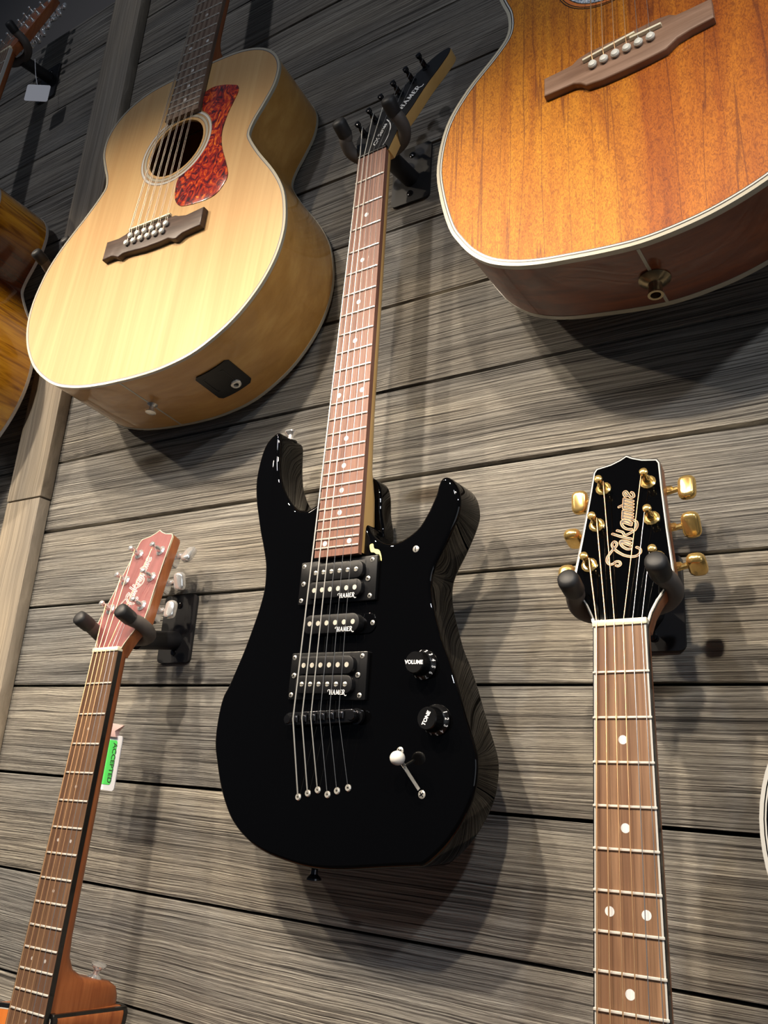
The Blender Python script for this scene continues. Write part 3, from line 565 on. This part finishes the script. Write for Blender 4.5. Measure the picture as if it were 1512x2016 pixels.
# ------------------------------------------------------------------ acoustic guitars
def mirror(half): return [(u, v) for u, v in half] + [(-u, v) for u, v in reversed(half[1:-1])]
JUMBO = mirror([(0, 356), (29, 356), (60, 357), (90, 361), (118, 371), (140, 386), (156, 406), (164, 430), (162, 460), (150, 490), (139, 513), (134, 533), (139, 548), (160, 580), (191, 621), (211, 656), (221, 690), (225, 725), (220, 762), (205, 798), (180, 832), (150, 857), (115, 876), (70, 887), (30, 890.5), (0, 891)])
def acoustic(g, outline, depth, top, side, back, bind, hole, ring_r, rosette, T=-0.007, bind_h=0.0045, bind_w=0.0035, line='grey_line', d0=None, sub=4, center_strip=None):
    o = spline(mm(outline), sub); hu, hv, hr = hole
    v0 = min(p[1] for p in o); v1 = max(p[1] for p in o); d0 = d0 or depth
    taper = lambda c: (c.x, c.y, c.z + ((depth - d0) * (v1 - c.y) / (v1 - v0) if c.z < T - depth / 2 else 0))
    bd = g.part(MB().prism(o, T - depth + 0.001, T - 0.002, caps=(False, False)).xf(taper), 'ribs', side, angle=60)
    g.part(MB().plate(offset(o, bind_w), circle(hu, hv, hr, 48), T), 'top', top)
    g.part(MB().prism(circle(hu, hv, hr, 48), T - 0.0035, T + 0.0001, caps=(False, False)), 'soundhole_edge', 'spruce' if top == 'spruce' else side, angle=60)
    g.part(MB().prism(o, T - depth, T - depth + 0.003).xf(taper), 'back', back)
    g.part(MB().band(o, bind_w, T - bind_h, T + 0.0001, out=0.0004), 'binding', bind, angle=50)
    g.part(MB().band(offset(o, bind_w), 0.0010, T - 0.001, T + 0.0002), 'purfling', line, angle=50)
    g.part(MB().band(o, bind_w, T - depth - 0.0002, T - depth + bind_h, out=0.0004).xf(taper), 'binding', bind, angle=50)
    for r0, r1, mt in rosette: g.part(MB().band(circle(hu, hv, r1, 64), r1 - r0, T - 0.001, T + 0.00025), 'rosette', mt, angle=50)
    if center_strip:
        vm = max(p[1] for p in o)
        g.part(MB().prism([(-0.0014, vm - 0.002), (0.0014, vm - 0.002), (0.0014, vm + 0.0003), (-0.0014, vm + 0.0003)], T - depth + bind_h, T - bind_h), 'tail_strip', center_strip)
    return o
HEEL = [(0.290, 1.0, 0.0240, 2.2), (0.308, 0.99, 0.0265, 2.3), (0.320, 0.98, 0.033, 2.8), (0.327, 0.97, 0.046, 3.4), (0.3305, 0.97, 0.066, 4.0), (0.3335, 0.97, 0.083, 4.6), (0.339, 0.97, 0.0925, 5), (0.347, 0.97, 0.0965, 5), (0.358, 0.97, 0.0975, 5)]
TAKHEAD = [(-21, -4), (-24, 8), (-28.5, 18), (-36, 30), (-41.5, 38), (-40, 52), (-36, 86), (-32, 125), (-29.5, 154), (-27, 158.5), (-14, 161), (-6, 164.5), (0, 168.5), (6, 164.5), (14, 161), (27, 158.5), (29.5, 154), (32, 125), (36, 86), (40, 52), (41.5, 38), (36, 30), (28.5, 18), (24, 8), (21, -4)]
TP = mm([(-27.5, 56.5), (-23, 96), (-19, 134), (19.5, 134), (23, 96), (27.5, 56.5)])
TKEY = mm([(-54, 60), (-50, 99), (-47, 138), (47, 138), (50, 99), (54, 60)])
def tak_head(g, deg, face, wood_, bindm, tun, key_m=None, edge=True):
    g.set_head(deg); o = mm(TAKHEAD)
    h = g.part(MB().prism(o, -0.0145, -0.0008, r0=0.0008, seg=2), 'headstock', wood_, head=True)
    g.part(MB().prism(offset(o, 0.0014) if edge else o, -0.001, 0.0), 'headstock_face', face, h, head=True)
    if edge:
        g.part(MB().band(o, 0.0009, -0.003, 0.00005), 'headstock_binding', 'black_binding', h, head=True)
        g.part(MB().band(offset(o, 0.0009), 0.0011, -0.002, 0.0001), 'headstock_binding', bindm, h, head=True)
    else:
        g.part(MB().band(o, 0.0007, -0.0022, 0.00006), 'headstock_binding', bindm, h, head=True)
    return h
def tak_strings(g, S, bu, bv, bw, rads, mats, nutu, post_h=0.0115, pin_v=None, pin_w=None, posts=TP):
    for i in range(6):
        pu, ph = posts[i]; sg = 1 if i < 3 else -1
        p = [g.hpt(pu + sg * 0.003, ph, post_h), (nutu[i], -0.0035, 0.0010), (nutu[i], 0.0, 0.0022), (bu[i], bv, bw)]
        if pin_v: p += [(bu[i], pin_v - 0.003, pin_w)]
        knot_string(g, p, rads[i], mats[i])
def bridge_part(g, outline, T, h, m, saddles, pins, pin_m, pin_w=0.0, rows=True):
    b = g.part(MB().prism(spline(mm(outline), 1), T, T + h, r1=0.0018, seg=3), 'bridge', m, angle=40)
    for (u0, v0, u1, v1) in saddles:
        d = Vector((u1 - u0, v1 - v0)).normalized(); n = Vector((-d.y, d.x)) * 0.0014
        g.part(MB().prism([(u0 + n.x, v0 + n.y), (u1 + n.x, v1 + n.y), (u1 - n.x, v1 - n.y), (u0 - n.x, v0 - n.y)], T + h - 0.001, T + h + 0.0038, r1=0.0011, seg=2), 'saddle', 'bone', b)
    for pu, pv in pins: g.part(MB().lathe((pu, pv, T + h - 0.001), (0, 0, 1), [(0.0026, 0), (0.0028, 0.0014), (0.0040, 0.0026), (0.0042, 0.0040), (0.0032, 0.0056), (0.0010, 0.0064)], 16), 'bridge_pin', pin_m, b)
    return b
NUT6 = lambda w: [-w / 2 + w * i / 5 for i in range(6)]

# right: black headstock, gold tuners
g = Guitar('acoustic_guitar', 'acoustic guitar with black headstock, gold script lettering and gold tuners, lower right', (-0.18186, -0.11035, 0.12357), -0.08444, 0.02812, -0.00902, 0.888)
OM = mirror([(0, 357), (30, 357), (70, 360), (105, 371), (130, 390), (145, 415), (149, 440), (144, 475), (130, 510), (122, 530), (124, 548), (138, 575), (168, 605), (190, 640), (200, 690), (196, 735), (182, 780), (160, 820), (128, 850), (85, 872), (35, 880), (0, 880.5)])
ROS = [(0.0515, 0.053, 'black_binding'), (0.0535, 0.0600, 'abalone'), (0.0605, 0.0620, 'black_binding')]
acoustic(g, OM, 0.095, 'cedar_top', 'mahogany', 'mahogany', 'white_binding', (0, 0.512, 0.050), 0, ROS)
neck_and_board(g, 0.644, 0.0420, 0.0514, 20, 0.455, 'rosewood_brown', 'mahogany', (3, 5, 7, 9, 12, 15), 'pearl', 6, 0, 0, 0, HEEL, binding='white_binding', double_at=(7, 12), dspread=0.0125, dot_r=0.0033)
h = tak_head(g, 12, 'black_gloss', 'mahogany', 'white_binding', None)
g.part(script_logo(0.0024, 0.0004), 'script_lettering', 'gold_print', h, head=True); g.part(script_logo(0.0010, 0.0006), 'script_inline', 'black_satin', h, head=True)
tuner_set(g, TP, TKEY, 'gold', 0.017, rots=[0, 85, 15, 5, 50, 80])
bridge_part(g, [(-78, 655), (-45, 650), (45, 650), (78, 655), (78, 678), (45, 684), (-45, 684), (-78, 678)], -0.007, 0.008, 'walnut_bridge', [(-0.037, 0.655, 0.037, 0.652)], [(-0.027 + 0.0108 * i, 0.667) for i in range(6)], 'pin_white')
MT = ['bronze_string'] * 4 + ['steel_string'] * 2; RD = [0.00068, 0.00058, 0.00050, 0.00044, 0.00032, 0.00028]
tak_strings(g, 0.644, [-0.027 + 0.0108 * i for i in range(6)], 0.653, 0.0055, RD, MT, NUT6(0.0350), pin_v=0.667, pin_w=0.002)

# left: red-brown headstock, chrome tuners
g = Guitar('acoustic_guitar', 'red-brown acoustic guitar with chrome tuners and bare heel strap button, lower left', (-0.77236, -0.10921, 0.11695), -0.07812, 0.02338, 0.02562, 0.888)
CUT = [(0, 357), (30, 357), (31, 380), (34, 402), (46, 422), (68, 432), (95, 430), (118, 436), (131, 455), (134, 480), (128, 505), (122, 530), (124, 548), (138, 575), (168, 605), (190, 640), (200, 690), (196, 735), (182, 780), (160, 820), (128, 850), (85, 872), (35, 880), (0, 881), (-35, 880), (-85, 872), (-128, 850), (-160, 820), (-182, 780), (-196, 735), (-200, 690), (-190, 640), (-168, 605), (-138, 575), (-124, 548), (-122, 530), (-130, 510), (-144, 475), (-149, 440), (-145, 415), (-130, 390), (-105, 371), (-70, 361), (-30, 357)]
acoustic(g, CUT, 0.092, 'cedar_top', 'mahogany', 'mahogany', 'black_binding', (0, 0.512, 0.050), 0, ROS, bind_h=0.0050, line='white_binding')
for k, (a, b, mt) in enumerate(((0.356, 0.3605, 'black_binding'), (0.3605, 0.3614, 'white_binding'))): g.part(MB().prism([(0.0262, a), (0.0312, a), (0.0312, b), (0.0262, b)], -0.097, -0.008), 'heel_trim', mt)
neck_and_board(g, 0.644, 0.0440, 0.0534, 20, 0.455, 'rosewood_dark', 'mahogany', (3, 5, 7, 9, 12, 15), 'dull_pearl', 6, 0, 0, 0, HEEL, sidemat='black_binding', double_at=(7, 12), dspread=0.0105, dot_r=0.0017)
h = tak_head(g, 13.5, 'mahogany_face', 'mahogany', 'bone', None, edge=False)
g.part(script_logo(0.0024, 0.0004), 'script_lettering', 'silver_print', h, head=True); g.part(script_logo(0.0010, 0.0006), 'script_inline', 'mahogany_face', h, head=True)
tuner_set(g, TP, TKEY, 'chrome', 0.017, rots=[0, 40, 15, -15, 30, 10])
bridge_part(g, [(-78, 655), (-45, 650), (45, 650), (78, 655), (78, 678), (45, 684), (-45, 684), (-78, 678)], -0.007, 0.008, 'walnut_bridge', [(-0.037, 0.655, 0.037, 0.652)], [(-0.027 + 0.0108 * i, 0.667) for i in range(6)], 'pin_white')
tak_strings(g, 0.644, [-0.027 + 0.0108 * i for i in range(6)], 0.653, 0.0055, RD, MT, NUT6(0.0365), pin_v=0.667, pin_w=0.002)
g.part(strap((0.012, 0.3305, -0.064), (0.3, -1, 0), 'chrome', 1.05), 'strap_button', 'chrome')

# upper right: flame-orange koa body
lean, sway, tw = math.radians(-4), math.radians(2), math.radians(3)
v_ = Vector((math.sin(sway) * math.cos(lean), math.sin(lean), -math.cos(sway) * math.cos(lean)))
nk = Vector((-0.1553, -0.1477, 0.6455)) - v_ * 0.664
g = Guitar('acoustic_guitar', 'glossy orange koa acoustic guitar body with cream binding, upper right', tuple(nk), lean, sway, tw, 0.880)
KO = [(-137.7, 466), (-127.8, 499), (-120.5, 523), (-121, 549.5), (-135.6, 570), (-168, 602), (-191.4, 640), (-200, 692), (-194.5, 736), (-182, 781), (-169.4, 805), (-154.8, 825.5), (-135.4, 843), (-111.8, 855.5), (-87, 863.8), (-58.3, 870), (-27, 875.8), (4.3, 879.4), (36, 878), (68, 872.5), (103, 860.5), (135, 842), (158, 820), (180, 786), (194.5, 740), (200, 692), (191.4, 640), (168, 602), (135.6, 570), (121, 549.5), (120.5, 523), (128, 500), (133, 478), (130, 455), (117, 438), (95, 432), (68, 434), (46, 424), (35, 405), (31, 380), (29, 357), (0, 357), (-35, 358), (-75, 363), (-110, 376), (-135, 398), (-146, 430)]
acoustic(g, KO, 0.092, 'koa', 'koa_side', 'koa_side', 'cream_binding', (-0.003, 0.518, 0.0500), 0, [(0.0502, 0.0560, 'abalone'), (0.0560, 0.0566, 'black_binding'), (0.0570, 0.0600, 'cedar_top'), (0.0600, 0.0607, 'black_binding'), (0.0620, 0.0628, 'black_binding')], bind_h=0.0058, bind_w=0.0030, line='black_binding', center_strip='cream_binding')
g.part(MB().band(offset(spline(mm(KO), 4), 0.0040), 0.0014, -0.008, -0.0067), 'purfling', 'white_binding', angle=50); g.part(MB().band(offset(spline(mm(KO), 4), 0.0054), 0.0007, -0.008, -0.0068), 'purfling', 'black_binding', angle=50)
neck_and_board(g, 0.644, 0.0430, 0.0525, 20, 0.450, 'rosewood_brown', 'mahogany', (3, 5, 7, 9, 12, 15), 'pearl', 6, 0, 0, 0, HEEL, binding='white_binding')
tak_head(g, 12, 'black_gloss', 'mahogany', 'white_binding', None); tuner_set(g, TP, TKEY, 'gold', 0.017)
KB = [(-77.5, -18.5), (-60, -17.5), (-49, -16), (-43, -20.5), (-33, -23), (13, -19.5), (36, -15.8), (47, -13.2), (58, -10.6), (79.5, -10), (80, 11.3), (55, 14.7), (46, 16.6), (38, 21.5), (12, 21.6), (-35, 18.7), (-41, 13), (-47, 10.2), (-77, 5.2)]
KB = [(-78, -15), (-60, -15), (-49, -15.5), (-43, -20), (-33, -22), (0, -22), (33, -22), (43, -20), (49, -15.5), (60, -15), (79, -15), (79.5, 9.5), (60, 11), (48, 13.5), (38, 20.5), (20, 22), (0, 22.5), (-20, 22), (-36, 19.5), (-41, 14), (-48, 10), (-78, 8.5)]
bridge_part(g, [(a + 1, b + 664) for a, b in KB], -0.007, 0.0075, 'walnut_bridge', [(-0.0365, 0.6535, 0.0135, 0.6495), (0.0085, 0.6540, 0.0372, 0.6545)], [(-0.027 + 0.0108 * i, 0.664) for i in range(6)], 'pin_white')
tak_strings(g, 0.644, [-0.027 + 0.0108 * i for i in range(6)], 0.6525, 0.0042, [r * 0.85 for r in RD], MT, NUT6(0.0360), pin_v=0.664, pin_w=0.0015)
g.part(MB().lathe((0.0, 0.8795, -0.007 - 0.050), (0, 1, 0), [(0.0135, -0.001), (0.0138, 0.001), (0.0095, 0.0045), (0.0062, 0.0060), (0.0060, 0.0145), (0.0068, 0.0160), (0.0068, 0.0172), (0.0045, 0.0172), (0.0042, 0.010)], 24), 'endpin_jack', 'aged_brass', angle=30)

# upper left: blonde jumbo twelve-string
def twelve(g, S, bu, bv, bw, m, posts, ph_, pin_rows, pw):
    for c in range(6):
        for j in (0, 1):
            i = c * 2 + j; un = -0.0195 + 0.0078 * c + (j - 0.5) * 0.0022; ub = bu[c] + (j - 0.5) * 0.0026
            pu, ph = posts[i]
            p = [g.hpt(pu, ph, ph_), (un, -0.0035, 0.0010), (un, 0.0, 0.0022), (ub, bv, bw)]
            pr = pin_rows[j][c]; p += [(pr[0], pr[1] - 0.003, pw)]
            knot_string(g, p, (0.00060, 0.00054, 0.00048, 0.00042, 0.00034, 0.00030)[c] * (1.0 if j == 0 else 0.7), m)
def head12(g, deg, wood_, face):
    g.set_head(deg)
    o = mm([(-23, -4), (-26, 10), (-34, 24), (-38, 34), (-37, 80), (-36, 130), (-35, 180), (-30, 196), (-12, 192), (0, 198), (12, 192), (30, 196), (35, 180), (36, 130), (37, 80), (38, 34), (34, 24), (26, 10), (23, -4)])
    h = g.part(MB().prism(o, -0.015, -0.0005, r0=0.001, seg=2), 'headstock', wood_, head=True); g.part(MB().prism(o, -0.0006, 0.0002), 'headstock_face', face, h, head=True)
    L = [(-0.027, 0.045 + 0.026 * k) for k in range(6)]; Rr = [(0.027, 0.045 + 0.026 * k) for k in reversed(range(6))]
    tuner_set(g, L + Rr, [(-0.050, p[1]) for p in L] + [(0.050, p[1]) for p in Rr], 'chrome', 0.013, 0.0045, (0.0075, 0.006, 0.0035), 0.0024)
    return L + Rr
g = Guitar('twelve_string_guitar', 'blonde jumbo twelve-string acoustic guitar with a red tortoiseshell pickguard, upper left', (-0.78894, -0.08601, 1.3391), -0.07094, -0.00514, -0.0512, 0.891)
jo = acoustic(g, JUMBO, 0.123, 'spruce', 'maple_side', 'maple_side', 'cream_binding', (-0.002, 0.509, 0.0495), 0, [(0.0505, 0.0525, 'spruce'), (0.0535, 0.0545, 'rosewood_grey'), (0.0545, 0.0580, 'cream_binding'), (0.0580, 0.0588, 'rosewood_grey'), (0.0600, 0.0608, 'rosewood_grey'), (0.0608, 0.0640, 'white_binding'), (0.0640, 0.0648, 'rosewood_grey')], bind_h=0.0042, bind_w=0.0028, center_strip='cream_binding', d0=0.094)
neck_and_board(g, 0.648, 0.0478, 0.0577, 20, 0.4545, 'rosewood_grey', 'mahogany', (3, 5, 7, 9, 12, 15, 17, 19), 'pearl', 12, 0, 0, 0, HEEL, sidemat='rosewood_grey', dspread=0.0165)
ps = head12(g, 12, 'mahogany', 'black_satin')
pg = spline(mm([(29, 418), (45, 414), (66, 419), (84, 427), (94, 433), (97, 445), (93, 460), (87, 480), (84, 500), (84, 518), (90, 543), (104, 575), (112, 597), (111, 610), (100, 626), (85, 631), (63, 631), (45, 629), (33, 624), (24, 612), (20, 597), (18.5, 580), (21, 570)]), 5, False)
rim = [(-0.002 + 0.0655 * math.cos(math.radians(a)), 0.509 + 0.0655 * math.sin(math.radians(a))) for a in range(69, -60, -6)]
g.part(MB().prism(pg + rim, -0.0072, -0.0059, r1=0.0005, seg=2), 'pickguard', 'tortoise')
GB = [(-83, 657), (-60, 657), (-48, 654), (-42, 650), (0, 648), (42, 650), (48, 653), (62, 656), (91, 652), (92, 682), (75, 684), (62, 686), (53, 692), (46, 691), (38, 687), (20, 689), (-5, 690), (-34, 688), (-44, 688), (-52, 692), (-60, 688), (-66, 686), (-83, 688)]
r1 = [(-0.034 + 0.0129 * i, 0.6625) for i in range(6)]; r2 = [(-0.0385 + 0.0129 * i, 0.6735) for i in range(6)]
bridge_part(g, GB, -0.007, 0.009, 'ebony_bridge', [(-0.0395, 0.6515, 0.0345, 0.6480)], r1 + r2, 'pin_white')
twelve(g, 0.648, [-0.0345 + 0.0132 * i for i in range(6)], 0.650, 0.0062, 'old_string', ps, 0.009, (r2, r1), 0.003)
# tail pin, output plate on the lower right rib
g.part(strap((0.001, 0.8905, -0.007 - 0.062), (0, 1, 0), 'chrome', 0.95), 'strap_button', 'nickel')
pa, pb = Vector((0.0905, 0.8800)), Vector((0.1385, 0.8615)); d = (pb - pa); L = d.length; d.normalize(); n = Vector((-d.y, d.x)); n = n if n.y > 0 else -n; pc = (pa + pb) / 2
def side_xf(c): q = pc + d * c.x + n * (c.z + 0.0032); return (q.x, q.y, -0.007 - 0.0630 + c.y)
def bend(x): return 0.0030 * (1 - (x / 0.0257) ** 2) + 0.0042
secs = []
for k in range(13):
    x = -0.026 + 0.052 * k / 12; r_ = 0.004; e_ = max(0, abs(x) - 0.026 + r_); hy = 0.0265 - (r_ - math.sqrt(max(0, r_ * r_ - e_ * e_)))
    secs.append([(x, -hy, bend(x) - 0.006), (x, hy, bend(x) - 0.006), (x, hy, bend(x)), (x, -hy, bend(x))])
def side_xf(c): q = pc + d * c.x + n * c.z; return (q.x, q.y, -0.007 - 0.0630 + c.y)
def bend_xf(c): return side_xf(Vector((c.x, c.y, c.z + bend(c.x) - 0.0016)))
jp = g.part(MB().loft(secs).xf(side_xf), 'output_plate', 'black_plastic')
g.part(MB().band(rrect(-0.019, 0.012, -0.012, 0.018, 0.002), 0.0010, 0.0010, 0.0021).xf(bend_xf), 'battery_door', 'black_satin', jp)
g.part(MB().lathe((0.0085, -0.0135, 0.001), (0, 0, 1), [(0.0068, 0), (0.0068, 0.0024), (0.0056, 0.0032), (0.0034, 0.0032), (0.0030, 0.0005)], 20).xf(bend_xf), 'output_jack', 'nickel', jp, angle=30)

# far left: sunburst twelve-string, mostly out of frame
g = Guitar('twelve_string_guitar', 'sunburst twelve-string guitar with amber flamed sides, cut off by the left edge', (-1.375, -0.105, 1.315), math.radians(-4), 0, 0, 0.891)
acoustic(g, JUMBO, 0.114, 'burst_top', 'amber_side', 'amber_side', 'white_binding', (0, 0.509, 0.0495), 0, [(0.0545, 0.0600, 'white_binding')], bind_h=0.0050, d0=0.100)
neck_and_board(g, 0.648, 0.0470, 0.0570, 20, 0.4545, 'rosewood_grey', 'mahogany', (3, 5, 7, 9, 12, 15, 17), 'pearl', 12, 0, 0, 0, HEEL, binding='white_binding', outer='white_binding')
ps = head12(g, 12, 'mahogany', 'mahogany')
bridge_part(g, GB, -0.007, 0.009, 'ebony_bridge', [(-0.0395, 0.6515, 0.0345, 0.6480)], r1 + r2, 'pin_white')
twelve(g, 0.648, [-0.0345 + 0.0132 * i for i in range(6)], 0.650, 0.0062, 'old_string', ps, 0.009, (r2, r1), 0.003)

# right edge: black single-cutaway guitar, only its white-bound shoulder shows
g = Guitar('electric_guitar', 'black guitar with white binding, only its rounded edge showing at the right border', (0.0745, -0.120, 0.675), 0.0, 0.0, 0.0, 0.79)
LP = [(0, 400), (-40, 401), (-85, 408), (-118, 422), (-137, 444), (-142, 466), (-137, 490), (-122, 518), (-114, 545), (-118, 575), (-140, 615), (-160, 655), (-166, 695), (-158, 735), (-132, 768), (-90, 785), (-40, 790), (0, 790), (40, 790), (90, 785), (132, 768), (158, 735), (166, 695), (160, 655), (140, 615), (118, 580), (114, 555), (120, 530), (130, 505), (126, 485), (105, 476), (75, 488), (45, 490), (32, 470), (29, 430), (28, 400)]
lo = spline(mm(LP), 4)
g.part(MB().prism(lo, -0.060, -0.011, r0=0.003), 'body', 'black_gloss', angle=40)
g.part(MB().band(lo, 0.0022, -0.017, -0.0098, out=0.0004), 'binding', 'white_binding', angle=50); g.part(MB().prism(offset(lo, 0.0022), -0.012, -0.0099), 'body_top', 'black_gloss'); g.part(MB().band(offset(lo, 0.003), 0.0010, -0.0105, -0.0097), 'purfling', 'white_binding', angle=50)
neck_and_board(g, 0.628, 0.0430, 0.0520, 22, 0.470, 'rosewood_dark', 'mahogany', (3, 5, 7, 9, 12, 15, 17, 19, 21), 'pearl', 6, 0, 0, 0, [(0.34, 1.0, 0.0245, 2.2), (0.39, 1.0, 0.030, 2.4), (0.41, 1.0, 0.045, 3), (0.44, 1.0, 0.045, 4)], binding='white_binding')
tak_head(g, 14, 'black_gloss', 'mahogany', 'white_binding', None); tuner_set(g, TP, TKEY, 'nickel', 0.015)
b = g.part(MB().prism(rrect(-0.042, 0.042, 0.622, 0.634, 0.005), -0.004, 0.004, r1=0.001, seg=2), 'bridge', 'nickel'); g.part(MB().cyl((-0.036, 0.628, -0.012), (-0.036, 0.628, -0.004), 0.004), 'bridge_post', 'nickel', b); g.part(MB().cyl((0.036, 0.628, -0.012), (0.036, 0.628, -0.004), 0.004), 'bridge_post', 'nickel', b)
for vv in (0.500, 0.590): g.part(MB().prism(rrect(-0.035, 0.035, vv - 0.018, vv + 0.018, 0.003), -0.010, -0.001, r1=0.001, seg=2), 'pickup', 'nickel')
tak_strings(g, 0.628, [-0.026 + 0.0104 * i for i in range(6)], 0.628, 0.0048, [r * 0.8 for r in RD], ['steel_string'] * 6, NUT6(0.036), pin_v=0.66, pin_w=-0.008)

# hangers of the guitars whose necks run out of the picture
hanger('padded hanger above the picture for the blonde jumbo guitar', -0.790, 1.335, plate_dz=0.044, tip_y=-0.112)
hanger('padded hanger above the picture for the orange koa guitar', nk.x, nk.z, plate_dz=0.044)
hanger('padded hanger beyond the right border for the black guitar', 0.0745, 0.675, plate_dz=0.044, tip_y=-0.138)

# ------------------------------------------------------------------ hang tags
def tagthing(label, c, rot, parts):
    e = bpy.data.objects.new('hang_tag', None); COL.objects.link(e); e.location = (c[0], c[1], c[2] + ZC); e.rotation_euler = rot; tag(e, label, 'tag')
    W = lambda q: (q.x, -q.z, q.y)
    for mb, nm, mt in parts: mb.xf(W); mb.build(nm, mt, e, None, 40)
    return e
t = text_bm('ACCEPTED', 0.0092, 0, 0.0002); t.xf(lambda q: (0.0125 + q.y, 0.000 - q.x, 0.00055))
bag = MB().loft([[(-0.016, 0.030, -0.002), (0.014, 0.029, -0.002), (0.014, 0.029, 0.003), (-0.016, 0.030, 0.003)], [(-0.012, 0.037, -0.003), (0.012, 0.036, -0.003), (0.012, 0.036, 0.004), (-0.012, 0.037, 0.004)], [(-0.016, 0.046, -0.001), (0.022, 0.043, -0.001), (0.022, 0.043, 0.001), (-0.016, 0.046, 0.001)]])
tagthing('white plastic hang tag with a green sticker behind the lower left neck', (-0.8125, -0.050, -0.003), (0, 0.03, 0),
    [(MB().prism(rrect(-0.023, 0.023, -0.031, 0.031, 0.004), -0.001, 0.0), 'card', 'paper_white'), (MB().prism(rrect(-0.018, 0.0155, -0.0245, 0.0255, 0.003), 0.0, 0.0004), 'sticker', 'sticker_green'), (t, 'lettering', 'ink'), (bag, 'gathered_top', 'tag_pink'),
     (MB().tube(spline([(0.0, 0.045, 0), (0.006, 0.075, 0.01), (0.020, 0.100, 0.022), (0.034, 0.118, 0.030)], 4, False), 0.0006, 6), 'string', 'paper_white')])
tagthing('small blank white tag hanging under the dark top left headstock', (-1.308, -0.055, 1.226), (0, 0.0, 0.55),
    [(MB().prism(rrect(-0.023, 0.023, -0.020, 0.020, 0.004), -0.001, 0.0), 'card', 'paper_white'), (MB().tube(spline([(-0.004, 0.020, 0), (-0.012, 0.045, 0.0), (-0.022, 0.085, -0.002)], 4, False), 0.0006, 6), 'string', 'paper_white')])
